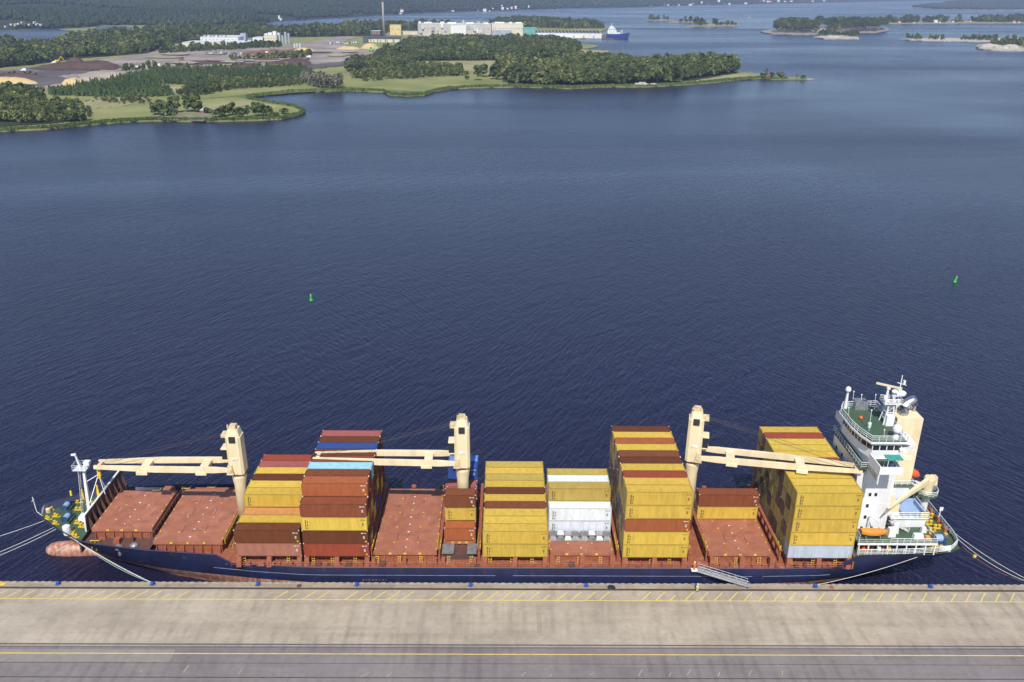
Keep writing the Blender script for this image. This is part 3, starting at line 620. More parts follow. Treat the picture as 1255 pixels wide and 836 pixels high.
while r_ < 15500:
    wpx = 2.6*r_/F_PX; wpx = max(9, wpx); k = int(1.34*r_/(wpx*1.15)); az = np.linspace(-.67, .67, k)+rng.uniform(-.5, .5, k)*1.34/k
    rad = r_+rng.uniform(-.5, .5, k)*28*(r_/3000)**1.3; ok = rad > np.interp(az, fs_az, fs_r)+10
    FX.append((rad*np.sin(az))[ok]); FY.append((rad*np.cos(az))[ok]); FWd.append(np.full(ok.sum(), wpx))
    r_ += 28*(r_/3000)**1.3
FX = np.concatenate(FX); FY = np.concatenate(FY); FWd = np.concatenate(FWd)*rng.uniform(.6, 1.05, len(FX))
clear = (vnoise(FX, FY, 260, 14) > 0.2)
FX, FY, FWd = FX[clear], FY[clear], FWd[clear]
far_crowns('far_forest', 'forest covering the hills across the far water', FX, FY, far_h(FX, FY)-1, FWd, np.clip(rng.normal(14, 3, len(FX)), 8, 22), 3)
print('trees', NTREES, 'far crowns', len(FX))

# ------------------------------------------------------------------ the ship
CY = 145.2
ship = empty('container_ship', (0, CY, 0), label='blue hulled container ship with three cream cranes moored along the quay', cat='container ship')
TOPX = [0, 1.2, 3.5, 7.6, 12.3, 15, 19.2, 25.4, 40, 55]; TOPH = [0.05, 1.5, 3.3, 6.4, 9.3, 10.1, 10.8, 11.7, 12.5, 13.5]
WLX = [0, 0.7, 4, 9.4, 19.3, 31.1, 42, 52]; WLH = [0.05, .5, 1.9, 3.7, 7.3, 10.1, 12.3, 13.5]
STX = [0, 2, 6, 14, 25]; STH = [10.9, 12.0, 12.8, 13.3, 13.5]
SWX = [0, 6, 14, 24, 36]; SWH = [1.0, 6, 10, 12.6, 13.5]
def ztop(x): return float(np.interp(x, [-94, -84, -79, -54, -51.3, 62.4, 66, 90], [10.3, 10.0, 9.2, 8.5, 6.6, 6.6, 9.8, 10.0]))
def stem(z): return float(np.interp(z, [-2, 0, 3.3, 6, 10.4], [-83, -84, -88.2, -90.6, -94.2]))
def stern(z): return float(np.interp(z, [-2, 0, 2.4, 5, 7, 10], [72, 75, 79.5, 84, 86, 87.2]))
def hb(x, z):
    w = min(max(z/9.6, 0), 1); w1 = w**0.85
    f = np.interp(x-stem(z), TOPX, TOPH)*w1+np.interp(x-stem(z), WLX, WLH)*(1-w1)
    g = np.interp(stern(z)-x, STX, STH)*w1+np.interp(stern(z)-x, SWX, SWH)*(1-w1)
    return float(min(f, g))
NS = 110
tt = [0.5-0.5*math.cos(math.pi*i/NS) for i in range(NS+1)]
tt = [0.55*a+0.45*i/NS for i, a in enumerate(tt)]
lev = [('a', z) for z in (-2, 0, 1.2, 2.4, 3.1, 3.8, 5)]+[('f', f) for f in (.34, .67, 1)]
hullV = []; hullF = []
for sgn in (-1, 1):
    base = len(hullV)
    for k, q in lev:
        for f in tt:
            zn = q if k == 'a' else 5+(8-5)*q
            x = stem(zn)+(stern(zn)-stem(zn))*f
            z = q if k == 'a' else 5+(ztop(x)-5)*q
            x = stem(z)+(stern(z)-stem(z))*f
            hullV.append((x, CY+sgn*hb(x, z), z))
    n = NS+1
    for j in range(len(lev)-1):
        for i in range(NS):
            a = base+j*n+i; hullF.append((a, a+1, a+n+1, a+n))
nn = len(lev)*(NS+1)
for j in range(len(lev)-1):     # transom
    a = j*(NS+1)+NS; hullF.append((a, a+nn, a+nn+NS+1, a+NS+1))
b = MB(); b.add(hullV, hullF)
HM = bpy.data.materials.new('hull_paint'); HM.use_nodes = True
t = HM.node_tree; P = t.nodes['Principled BSDF']; P.inputs['Roughness'].default_value = 0.42
tc = t.nodes.new('ShaderNodeTexCoord'); sx = t.nodes.new('ShaderNodeSeparateXYZ'); t.links.new(tc.outputs['Object'], sx.inputs[0])
def hn(sc, st, det=7):
    mp = t.nodes.new('ShaderNodeMapping'); mp.inputs['Scale'].default_value = st; t.links.new(tc.outputs['Object'], mp.inputs[0])
    q = t.nodes.new('ShaderNodeTexNoise'); q.inputs['Scale'].default_value = sc; q.inputs['Detail'].default_value = det; q.inputs['Roughness'].default_value = .65
    t.links.new(mp.outputs[0], q.inputs[0]); return q.outputs[0]
def hr(src, p0, c0, p1, c1):
    q = t.nodes.new('ShaderNodeValToRGB'); q.color_ramp.elements[0].position = p0; q.color_ramp.elements[1].position = p1
    q.color_ramp.elements[0].color = (*c0, 1); q.color_ramp.elements[1].color = (*c1, 1); t.links.new(src, q.inputs[0]); return q.outputs[0]
def hm(f, a, c):
    q = t.nodes.new('ShaderNodeMix'); q.data_type = 'RGBA'
    t.links.new(f, q.inputs[0]); t.links.new(a, q.inputs[6]); t.links.new(c, q.inputs[7]); return q.outputs[2]
blue = hr(hn(.3, (1, 1, .4)), .35, (0.011, 0.013, 0.036), .65, (0.014, 0.02, 0.075))
rust = hr(hn(1.1, (1.2, 1, .14)), .4, (0.1, 0.045, 0.025), .6, (0.035, 0.03, 0.03))
blue = hm(hr(hn(.8, (1, 1, .22)), .58, (0, 0, 0), .72, (.75, .75, .75)), blue, rust)
red = hr(hn(.5, (1, 1, .5)), .35, (0.22, 0.075, 0.05), .6, (0.42, 0.17, 0.11))
red = hm(hr(hn(1.3, (1, 1, .3)),   .46, (0, 0, 0), .6, (.85, .85, .85)), red, hr(hn(2, (1, 1, .6)), .3, (.42, .33, .24), .7, (.5, .36, .27)))
step = t.nodes.new('ShaderNodeMath'); step.operation = 'GREATER_THAN'; step.inputs[1].default_value = 3.1; t.links.new(sx.outputs[2], step.inputs[0])
t.links.new(hm(step.outputs[0], red, blue), P.inputs['Base Color']); MATS['hull_paint'] = HM
hull = b.build('hull', 'hull_paint', ship, smooth=True)
# bulb
b = MB(); prof = [(0.05, -93.4), (0.8, -93.1), (1.45, -92.2), (1.85, -90.8), (2.0, -88.5), (1.9, -86), (1.7, -83.5), (1.2, -80), (0.6, -76)]
vs = []; fs = []; n = 16
for r, x in prof: vs += [(x, CY+r*0.85*math.cos(2*math.pi*i/n), 0.4+r*math.sin(2*math.pi*i/n)*1.0) for i in range(n)]
for j in range(len(prof)-1): fs += [(j*n+i, j*n+(i+1) % n, (j+1)*n+(i+1) % n, (j+1)*n+i) for i in range(n)]
fs.append(tuple(range(n))); b.add(vs, fs); b.build('bulbous_bow', 'hull_paint', ship, smooth=True)
def edge(x0, x1, z, inset=0.0, n=30, side=-1):
    return [(x, CY+side*max(hb(x, z)-inset, 0.02)) for x in np.linspace(x0, x1, n)]
def deck(name, x0, x1, z, material, inset=0.12, th=0.15, parent=ship):
    pts = edge(x0, x1, z, inset)+edge(x0, x1, z, inset, side=1)[::-1]
    b = MB(); b.prism(pts, z-th, z); return b.build(name, material, parent)
deck('main_deck', -80.8, 66, 6.45, 'deck_rust')
deck('raised_deck', -80.7, -67.3, 8.0, 'deck_dark')
deck('forecastle_deck', -92.6, -80.8, 8.95, 'deck_green', 0.15)
b = MB(); b.box(-81.1, -80.8, CY-9, CY+9, 6.4, 8.9); b.build('forecastle_bulkhead', 'deck_dark', ship)
deck('poop_deck', 66, 86.9, 9.55, 'deck_green', 0.15)
b = MB(); b.box(65.7, 66, CY-13.2, CY+13.2, 6.4, 9.5); b.build('poop_bulkhead', 'post_rust', ship)
# bulwark cap and inner lining
for sgn in (-1, 1):
    pts = []
    for x in list(np.linspace(-93.9, -54, 50))+[-52.6, -51.2]:
        z = ztop(x); pts.append((x, CY+sgn*hb(x, z), z+0.05))
    b = MB(); b.path(pts, 0.13, 6); b.build('bulwark_cap', 'navy', ship)
    b = MB(); vs = []; fs = []
    for x in np.linspace(-93.4, -52, 50):
        z = ztop(x); zb = 8.9 if x < -80.8 else 6.4
        vs += [(x, CY+sgn*max(hb(x, zb)-.18, .02), zb), (x, CY+sgn*max(hb(x, z)-.18, .02), z)]
    for i in range(49): fs.append((2*i, 2*i+1, 2*i+3, 2*i+2))
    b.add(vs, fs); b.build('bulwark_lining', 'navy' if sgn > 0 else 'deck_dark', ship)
    b = MB(); pts = [(x, CY+sgn*hb(x, 6.6), 6.64) for x in np.linspace(-51, 62, 60)]; b.path(pts, 0.09, 5); b.build('gunwale', 'navy', ship)
# long fender strip on the side
for x0, x1 in ((-55, -1.5), (1.8, 47), (49, 62)):
    b = MB(); b.path([(x, CY-hb(x, 4.9)-0.05, 4.9 if x > -45 else 4.9+(-45-x)*.02) for x in np.linspace(x0, x1, 24)], 0.035, 6); b.build('rubbing_strake', 'strake', hull)
b = MB()
for i, (x, w) in enumerate([(-26.5, .4), (-25.9, .3), (-25.4, .45), (-24.7, .35), (-24.1, .5), (-23.4, .3), (-22.8, .45), (-22.2, .2)]):
    b.box(x, x+w*.6, CY-13.58, CY-13.5, 3.65, 3.95)
b.build('draught_mark', 'mark_pink', hull)
b = MB()
for x, z in ((-70, 4.6), (-68.5, 4.9), (-52.5, 6.2), (-48, 5.9), (-60.5, 7.2)):
    b.box(x, x+1.0, CY-hb(x, z)-.06, CY-hb(x, z)+.2, z, z+.35)
b.build('hawse_plate', 'deck_dark', hull)

# hatch covers and coamings
def hatch(x0, x1, y0, y1, z, seam=True, marks=True):
    b = MB(); b.box(x0+.35, x1-.35, y0+.35, y1-.35, 6.3, z-.75); b.build('hatch_coaming', 'post_rust', ship)
    k = max(6, int((x1-x0)/1.5))
    for i in range(k):
        x = x0+.6+(x1-x0-1.2)*i/(k-1)
        for y in (y0+.36, y1-.36):
            s_ = -1 if y < CY else 1
            b = MB(); b.add([(x-.05, y, 6.45), (x+.05, y, 6.45), (x+.05, y+s_*.75, 6.45), (x-.05, y+s_*.75, 6.45), (x-.05, y, z-.8), (x+.05, y, z-.8), (x+.05, y+s_*.25, z-.8), (x-.05, y+s_*.25, z-.8)], [(0,3,2,1),(4,5,6,7),(0,1,5,4),(1,2,6,5),(2,3,7,6),(3,0,4,7)])
            b.build('coaming_stay', 'post_rust', ship)
    hc = empty('hatch_cover', ((x0+x1)/2, (y0+y1)/2-CY, z-.7), ship)
    b = MB(); b.box(x0, x1, y0, y1, z-.7, z, top=(.04, .04)); b.build('cover_panel', 'hatch', hc)
    b = MB()
    for y in np.linspace(y0+.5, y1-.5, 4 if not seam else 6)[1:-1]:
        pass
    if seam:
        for fx in (.34, .67):
            for fy in (.22, .55, .8):
                x = x0+(x1-x0)*fx; y = y0+(y1-y0)*fy; b = MB(); b.box(x-.04, x+.04, y-1.2, y+1.2, z, z+.04); b.build('cover_seam', 'deck_dark', hc)
    b = MB(); r = random.Random(int(x0*7))
    for x in (x0+.25, x1-.25):
        for y in np.arange(y0+1, y1-.5, 2.45): b = MB(); b.box(x-.1, x+.1, y-.13, y+.13, z, z+.1); b.build('cone_socket', 'yellow', hc)
    for fx in (.3, .68):
        for y in np.arange(y0+3, y1-2, 5.1): b = MB(); b.box(x0+(x1-x0)*fx-.16, x0+(x1-x0)*fx+.16, y-.08, y+.08, z, z+.08); b.build('cone_socket', 'yellow', hc)
    b = MB()
    for y in np.arange(y0+1.5, y1-1, 2.5): b = MB(); w_ = r.uniform(.1, .2); b.box((x0+x1)/2-w_, (x0+x1)/2+w_, y-.09, y+.09, z, z+.07); b.build('stacking_cone', 'letter_white', hc)
    b = MB()
    for x in np.linspace(x0+.4, x1-.4, 5)[1:-1]: b = MB(); b.box(x-.25, x+.25, y0-.1, y0+.05, z-.5, z-.2); b.build('cleat', 'yellow', hc)
BAYX = {'B1': -49.96, 'B2': -37.31, 'B3': -3.88, 'B4': 8.75, 'B5': 22.35, 'B7': 38.95, 'B6': 53.42}
hatch(-79.4, -67.7, CY-6.8, CY+6.8, 10.4, seam=False); hatch(-66.9, -53.6, CY-9.2, CY+9.2, 9.2)
for x0 in (-49.9, -37.3, -24.7, -3.8, 8.8, 22.4, 39.0, 53.5): hatch(x0, x0+12.1, 134.15, 156.3, 8.35)
hatch(-11.6, -5.4, 137.7, 156.3, 8.35, seam=False)
b = MB(); b.box(-11.4, -5.6, 134.4, 137.5, 6.5, 7.6); b.build('deck_locker', 'deck_dark', ship)
for x0_, x1_ in ((-11.7, -9.4), (-6.9, -5.1)):
    b = MB(); b.box(x0_, x1_, 133.9, 136.9, 8.1, 8.3); b.build('deck_platform', 'dull_steel', ship)
# stanchions that carry the outer stacks, walkway beams, yellow hand rails
for k, x0 in BAYX.items():
    for xx in (x0+.45, x0+6.1, x0+11.75):
        b = MB(); w = .42
        b.add([(xx-.45-.12, 131.95, 6.4), (xx+.45-.12, 131.95, 6.4), (xx+.45-.12, 133.0, 6.4), (xx-.45-.12, 133.0, 6.4), (xx-w, 132.35, 8.42), (xx+w, 132.35, 8.42), (xx+w, 133.4, 8.42), (xx-w, 133.4, 8.42)], [(0,3,2,1),(4,5,6,7),(0,1,5,4),(1,2,6,5),(2,3,7,6),(3,0,4,7)])
        b.build('stanchion', 'post_rust', ship)
for x0 in (-24.7, -11.6, 39.0):
    for xx in (x0+.3, x0+6.1, x0+11.8)[:2 if x0 == -11.6 else 3]:
        b = MB(); b.box(xx-.4, xx+.4, 132.3, 133.5, 6.4, 7.9, top=(.05, .1)); b.build('stanchion', 'post_rust', ship)
rr_ = random.Random(3)
for x0 in list(BAYX.values())+[-24.7, -11.6]:
    for q in range(6):
        x = x0+1+q*2.0+rr_.uniform(-.4, .4)
        if x > 64.5: continue
        b = MB(); b.tube((x, 133.3, 6.45), (x, 133.3, 8.1), .05, n=5); b.tube((x+.5, 133.3, 6.45), (x+.5, 133.3, 8.1), .05, n=5)
        for z in (6.9, 7.4, 7.9): b.tube((x, 133.3, z), (x+.5, 133.3, z), .04, n=4)
        if q % 2 == 0: b.build('access_ladder', 'yellow', ship)
        b = MB(); w = rr_.uniform(.5, 1.3)
        b.box(x+.7, x+.7+w, 132.2, 132.2+rr_.uniform(.5, .9), 6.45, 6.45+rr_.uniform(.4, .9), top=(.06, .05))
        b.build('deck_vent', rr_.choice(['post_rust', 'hatch', 'deck_rust', 'deck_dark']), ship)
b = MB(); b.rail([(-51, 131.95, 6.5), (8, 131.95, 6.5)], 1.0, 2.4, .035, 1); b.rail([(8, 131.95, 6.5), (64, 131.95, 6.5)], 1.0, 2.4, .035, 1); b.build('side_railing', 'post_rust', ship)
# lashing frames in the gaps between bays
for xx in (-50.55, -37.55, -24.95, -12.1, -4.55, 8.5, 21.6, 35.2, 38.55, 52.5):
    b = MB()
    for y in np.arange(134.0, 157.0, 2.55): b.box(xx-.14, xx+.14, y-.16, y+.16, 6.4, 9.3)
    b.box(xx-.3, xx+.3, 133.6, 156.8, 9.3, 9.42); b.build('lashing_bridge', 'post_rust', ship)
    b = MB(); b.rail([(xx-.28, 133.6, 9.42), (xx-.28, 137.5, 9.42)], .9, 1.0, .045, 1)
    for y in (134, 135.4): b.tube((xx, y, 8.6), (xx+.2, y+.5, 9.9), .07, n=5)
    b.build('lashing_rail', 'yellow', ship)
for y in (157.4, 133.2):
    for x in np.arange(-48, 60, 5.7):
        if y > 140:
            b = MB(); b.lathe((x+rr_.uniform(-1, 1), y, 6.4), [(.28, 0), (.28, 1.6), (.55, 1.7), (.5, 2.1), (.1, 2.25)], 8); b.build('mushroom_vent', 'post_rust', ship)
# forward deck gear beside the first hatches
for x, y, w, d, h, mm in ((-78, 137.9, 1.2, 1, 1.7, 'post_rust'), (-74.8, 136.5, 1.3, 1.4, 2.6, 'post_rust'), (-72, 137.3, .9, .9, 2.4, 'deck_dark'), (-69.5, 137.2, .8, .7, 1.3, 'red_orange'), (-77, 153.3, 2, 1.4, 1.5, 'deck_dark'), (-71.5, 153.5, 2.2, 1.6, 3.2, 'hatch'), (-65.6, 155.6, 9, .5, 2.2, 'hatch')):
    b = MB(); b.box(x, x+w, y, y+d, 6.4, 6.4+h, top=(.1, .1)); b.build('deck_house_box', mm, ship)
for x, y in ((-73.3, 135.6), (-70.6, 136.2)):
    b = MB(); b.lathe((x, y, 6.4), [(.3, 0), (.3, 1.3), (.75, 1.5), (.8, 1.9), (.4, 2.2), (.05, 2.25)], 12); b.build('mushroom_vent', 'dull_steel', ship)
for x, y in ((-79.2, 136.9), (-74.2, 154.6), (-68.2, 155.5), (-56, 156.2), (-63, 156)):
    b = MB(); b.rail([(x, y, 6.4), (x+1.6, y, 6.4), (x+1.6, y+1, 6.4)], 2.3, .8, .06, 2); b.build('access_ladder', 'yellow', ship)
b = MB(); b.rail([(-67.2, CY-8.6, 9.2), (-67.2, CY+8.6, 9.2)], 1.0, 1.6, .05, 1); b.build('walkway_rail', 'hatch', ship)
b = MB(); b.rail([(-53.2, CY-9, 8.6), (-53.2, CY+4, 8.6)], 1.0, 1.6, .06, 1); b.build('walkway_rail', 'yellow', ship)

# breakwater
b = MB(); n = 9
b.add([(-81.2, 139.6, 8.9), (-80.3, 155.6, 8.9), (-80.75, 155.6, 13.1), (-80.95, 139.6, 12.6), (-80.95, 139.6, 8.9), (-80.05, 155.6, 8.9), (-80.5, 155.6, 13.1), (-80.7, 139.6, 12.6)], [(0,1,2,3),(4,7,6,5),(0,3,7,4),(1,5,6,2),(3,2,6,7),(0,4,5,1)])
bw = b.build('breakwater', 'deck_dark', ship)
b = MB()
for i in range(n):
    f = (i+.5)/n; y = 139.6+16*f; x = -81+.9*f
    b.add([(x+.02, y-.06, 8.9), (x+1.3, y-.06, 8.9), (x+.12, y-.06, 12.7), (x+.02, y+.06, 8.9), (x+1.3, y+.06, 8.9), (x+.12, y+.06, 12.7)], [(0,1,2),(3,5,4),(0,3,4,1),(1,4,5,2),(2,5,3,0)])
b.build('breakwater_bracket', 'deck_dark', bw)
b = MB(); b.beam((-80.85, 139.5, 12.6), (-80.65, 155.7, 13.12), .36, .2); b.beam((-80.85, 139.5, 12.6), (-81.1, 139.5, 9.0), .3, .2); b.build('breakwater_edge', 'white', bw)
b = MB(); b.beam((-80.2, 140, 6.45), (-79.95, 155.5, 6.45), .5, 2.3); b.build('breakwater_base', 'deck_dark', bw)
# foremast
fm = empty('foremast', (-82.9, 0, 8.95), ship)
b = MB(); b.beam((-82.9, CY, 8.95), (-82.3, CY, 19.6), .7, .6, .42, .4); b.build('mast_post', 'white', fm)
b = MB()
for dy in (-.35, .35): b.tube((-84.4, CY+dy, 9), (-83.2, CY+dy, 19.6), .05, n=5)
for i in range(24): b.tube((-84.4+1.2*i/24, CY-.35, 9+10.6*i/24), (-84.4+1.2*i/24, CY+.35, 9+10.6*i/24), .045, n=4)
b.build('mast_ladder', 'white', fm)
b = MB(); b.box(-84.0, -81.4, CY-1.0, CY+1.0, 19.6, 19.72); b.rail([(-84.0, CY-1.0, 19.72), (-81.4, CY-1.0, 19.72), (-81.4, CY+1.0, 19.72), (-84.0, CY+1.0, 19.72)], 1.1, 1.0, .04, 2, True); b.build('mast_platform', 'white', fm)
b = MB(); b.beam((-82.8, CY, 19.7), (-83.4, CY, 23.0), .36, .36, .24, .24); b.box(-84.1, -83.2, CY-.2, CY+.2, 22.55, 22.85); b.box(-81.9, -80.8, CY-.5, CY+.5, 20.6, 21.3); b.build('masthead', 'white', fm)
b = MB()
for q in ((-79.9, CY+1.5, 12.9), (-81.6, CY-1.6, 12.7), (-80.9, CY+4, 12.9)): b.tube((-80.6, CY+1.8, 17.2), q, .09, n=5)
b.tube((-80.6, CY+1.8, 17.2), (-82.3, CY, 16.6), .09, n=5); b.build('mast_stay', 'white', fm)
b = MB(); b.box(-84.3, -82.6, CY-2.6, CY-.6, 8.95, 10.0, top=(.3, .3)); b.build('mast_house', 'white', fm)
# forecastle machinery
for x, y in ((-88.3, 147.0), (-86.3, 143.0)):
    w = empty('windlass', (x, y-CY, 8.95), ship)
    b = MB(); b.box(x-.9, x+.9, y-1.5, y+1.5, 8.95, 9.5); b.build('windlass_bed', 'deck_green', w)
    b = MB(); b.tube((x, y-1.1, 10.0), (x, y+.4, 10.0), .55, n=14); b.build('rope_drum', 'pale_blue', w)
    b = MB(); b.tube((x, y+.4, 10), (x, y+.55, 10), .7, n=14); b.tube((x, y-1.25, 10), (x, y-1.1, 10), .7, n=14); b.tube((x, y+.55, 10), (x, y+1.6, 10), .35, n=10); b.build('drum_flange', 'winch_blue', w)
for x, y, rot in ((-90.5, 143.6, .6), (-88.2, 142.0, .6), (-89.3, 144.5, .5), (-85.2, 140.2, .5), (-83.4, 138.7, .4), (-82.4, 137.6, .3), (-84.2, 139.9, .4), (-86.9, 143.9, .5), (-86, 146.9, 0), (-84.6, 148.9, -.5), (-83.2, 147.6, 0), (-87.0, 149.6, -.6), (-83.5, 151.4, -.5), (-91.7, 146.8, -.6), (-83.9, 142.2, .3), (-82.5, 141, .2)):
    b = MB(); c, s = math.cos(-rot), math.sin(-rot)
    for k in (-.36, .36): b.lathe((x+c*k, y+s*k, 8.95), [(.2, 0), (.2, .45), (.26, .5), (.26, .6)], 10)
    b.box(x-.8, x+.8, y-.25, y+.25, 8.95, 9.05); b.build('mooring_bitt', 'yellow', ship)
for x, y in ((-88.6, 150.0), (-86.6, 150.6), (-82.2, 152.6), (-84.2, 152.2)):
    b = MB(); b.beam((x, y, 8.95), (x-.2, y+.3, 11.3), .6, .6, .25, .25); b.build('roller_post', 'yellow', ship)
b = MB(); b.lathe((-84.3, 138.7, 8.95), [(.7, 0), (.75, .9), (.7, 1.8), (.3, 2.0)], 12); b.build('life_raft_canister', 'white', ship)
b = MB(); b.tube((-93.4, CY, 9.5), (-93.6, CY, 13), .09, n=6); b.beam((-93.6, CY-.5, 12.3), (-93.6, CY+.5, 12.3), .1); b.tube((-93.4, CY, 9.6), (-92, CY-.8, 9.2), .07, n=5); b.build('jack_staff', 'white', ship)
b = MB(); b.tube((-86.5, 152, 9), (-88, 152.3, 16), .05, n=4); b.build('whip_aerial', 'dull_steel', ship)
b = MB(); b.lathe((-91.6, 146.1, 8.95), [(.5, 0), (.5, .8), (.1, 1)], 10); b.build('fairlead_roller', 'cream_dirty', ship)

# deck cranes
def crane(x, zc, zt, sgn, tip, z0, slew=0.0):
    cr_ = empty('deck_crane', (x, 0, z0), ship)
    RTm = Matrix.Translation((x, CY, 0)) @ Matrix.Rotation(slew, 4, 'Z') @ Matrix.Translation((-x, -CY, 0))
    def fin(b, *a, **k):
        b.v = [tuple(RTm @ Vector(v)) for v in b.v]; return b.build(*a, **k)
    b = MB(); b.lathe((x, CY, 0), [(1.25, z0), (1.15, zc-3.2), (1.4, zc-1.2), (1.55, zc-.25)], 20); b.build('crane_pedestal', 'cream', cr_, smooth=True)
    b = MB(); b.lathe((x, CY, 0), [(1.68, zc-.3), (1.68, zc+.05)], 20); b.build('slewing_ring', 'deck_dark', cr_)
    b = MB(); a = 1.65; c = .45
    def octo(a, d, c): return [(x-a+c, CY-d), (x+a-c, CY-d), (x+a, CY-d+c), (x+a, CY+d-c), (x+a-c, CY+d), (x-a+c, CY+d), (x-a, CY+d-c), (x-a, CY-d+c)]
    b.prism(octo(1.5, 1.6, .45), zc, zt-2.2, .04)
    b.prism(octo(1.3, 1.45, .4), zt-2.2, zt-.7, .25); fin(b, 'crane_housing', 'cream', cr_)
    b = MB(); b.box(x-.75, x+.75, CY-.8, CY+.8, zt-.75, zt, top=(.15, .15))
    b.box(x-.9, x-.65, CY-.9, CY-.65, zt-.3, zt+.35); b.box(x+.5, x+.75, CY-.9, CY-.65, zt-.3, zt+.35)
    fin(b, 'crane_head', 'cream_dirty', cr_); b = MB(); b.box(x+sgn*1.5-.8, x+sgn*1.5+.8, CY-.9, CY+.9, zt-2.4, zt-1.8); fin(b, 'winch_hood', 'cream_dirty', cr_)
    b = MB(); b.box(x-.15-.45, x-.15+.75, CY-1.75, CY-1.4, zt-3.1, zt-1.9); fin(b, 'sheave_opening', 'black', cr_); b = MB(); b.box(x+sgn*1.75-.45, x+sgn*1.75+.45, CY-.7, CY+.7, zt-3.0, zt-2.4); fin(b, 'sheave_opening', 'black', cr_)
    b = MB(); b.box(x-.5, x+.6, CY-1.7, CY-1.6, zc+3.3, zc+3.7); fin(b, 'plate_mark', 'letter_white', cr_)
    cb = MB(); cx = x+sgn*2.0
    cb.box(cx-.6, cx+.6, CY-.9, CY+1.1, zc+3.0, zc+5.2, top=(.1, .1)); fin(cb, 'operator_cab', 'dark_glass', cr_)
    b = MB(); b.box(cx-.66, cx+.66, CY-1.0, CY+1.2, zc+5.2, zc+5.45); fin(b, 'cab_roof', 'cream', cr_); b = MB(); b.box(cx-.66, cx+.66, CY-1.0, CY+1.2, zc+2.8, zc+3.0); fin(b, 'cab_floor', 'cream', cr_)
    # twin girder jib
    root = Vector((x+sgn*1.0, CY, zc+1.3)); tp = Vector((tip[0], CY, tip[1]))
    b = MB()
    for s_ in (-1, 1):
        A = root+Vector((0, s_*1.95, 0)); M_ = root.lerp(tp, .55)+Vector((0, s_*1.75, 0)); T = tp+Vector((0, s_*1.05, 0))
        b.beam(A, root.lerp(tp, .12)+Vector((0, s_*1.92, 0)), .5, .75, .65, 1.1)
        b.beam(root.lerp(tp, .12)+Vector((0, s_*1.92, 0)), M_, .65, 1.1, .65, 1.12); b.beam(M_, T, .65, 1.12, .5, .65)
    for f, w in ((.2, 1.6), (.63, 1.6), (.97, .7)):
        p = root.lerp(tp, f); yy = 2.1 if f < .9 else 1.2
        b.beam(p+Vector((0, -yy, -.15)), p+Vector((0, yy, -.15)), w, .8)
    for f in (.21, .64):
        p = root.lerp(tp, f); b.box(p.x-1.05, p.x+1.05, CY-2.35, CY-1.4, p.z-1.0, p.z-.4)
    fin(b, 'jib', 'cream', cr_)
    b = MB(); b.tube(root+Vector((0, -2.3, 0)), root+Vector((0, 2.3, 0)), .45, n=10); b.box(root.x-.7, root.x+.7, CY-2.2, CY-1.5, root.z-1.0, root.z+.9, top=(.3, .05)); fin(b, 'jib_pivot', 'cream_dirty', cr_)
    b = MB(); b.tube(tp+Vector((0, -.5, -.1)), tp+Vector((0, .5, -.1)), .55, n=12); b.tube(tp+Vector((sgn*.4, 0, -.3)), tp+Vector((sgn*.4, 0, -1.3)), .06, n=4); fin(b, 'jib_sheave', 'black', cr_)
    b = MB(); q = tp+Vector((-sgn*.2, 0, -2.6)); b.box(q.x-.35, q.x+.35, q.y-.25, q.y+.25, q.z, q.z+1.2, top=(.05, .05)); b.path([q, q+Vector((.1, 0, -.4)), q+Vector((-.3, 0, -.6)), q+Vector((-.4, 0, -.2))], .12, 6); fin(b, 'hook_block', 'yellow', cr_)
    b = MB()
    hd = Vector((x+sgn*1.9, CY, zt-2.0))
    for f, dy in ((.98, -.5), (.98, .5), (.95, -.9), (.95, .9), (.9, 0)):
        b.tube(hd+Vector((0, dy*.7, 0)), root.lerp(tp, f)+Vector((0, dy, .5)), .022, n=4, cap=False)
    b.tube(tp+Vector((-sgn*.1, -.1, -.5)), q+Vector((0, 0, 1.2)), .03, n=4); b.tube(tp+Vector((-sgn*.3, .1, -.5)), q+Vector((0, 0, 1.2)), .03, n=4)
    fin(b, 'hoist_wire', 'wire', cr_)
    return cr_
crane(-52.0, 19.3, 29.5, -1, (-79.6, 20.6), 6.4)
crane(-8.1, 21.0, 31.8, -1, (-37.0, 22.6), 6.4)
crane(36.9, 22.6, 33.8, 1, (67.9, 24.4), 6.4, -0.218)

# ------------------------------------------------------------------ deckhouse and stern
hs = empty('superstructure', (67.7, 0, 9.55), ship)
def hpart(mb, name, mm, **k): return mb.build(name, mm, hs, **k)
b = MB(); b.prism([(67.7, 137.0), (73.1, 137.0), (73.1, 151.4), (67.7, 151.4)], 9.5, 27.3); hpart(b, 'accommodation_block', 'white')
b = MB()
for z in (12.2, 14.9, 17.6, 20.3, 23.0): b.box(67.66, 73.14, 136.96, 151.44, z, z+.09)
hpart(b, 'deck_band', 'rail_white')
b = MB(); b.box(66.45, 67.72, 138, 151, 9.5, 25.2); hpart(b, 'front_house', 'white')
b = MB(); b.box(66.2, 67.9, 136.9, 151.6, 25.2, 25.4); hpart(b, 'front_walkway', 'deck_green')
b = MB(); b.rail([(67.6, 137, 25.4), (66.25, 137.0, 25.4), (66.25, 151.5, 25.4), (67.6, 151.5, 25.4)], 1.2, 1.2, .05, 2); hpart(b, 'front_railing', 'rail_white')
for z in (11.9, 14.4, 16.9, 19.4):
    for x in (68.3, 70.2) if z in (11.9,) else ((68.6,) if z < 17 else (68.7, 69.8)):
        b = MB(); b.box(x, x+.5, 136.9, 137.02, z, z+.65); hpart(b, 'porthole_window', 'dark_glass')
for y in (140, 143, 146, 149):
    for z in (20, 22.6): 
        b = MB(); b.box(66.39, 66.6, y-.3, y+.3, z, z+.8); hpart(b, 'cabin_window', 'dark_glass')
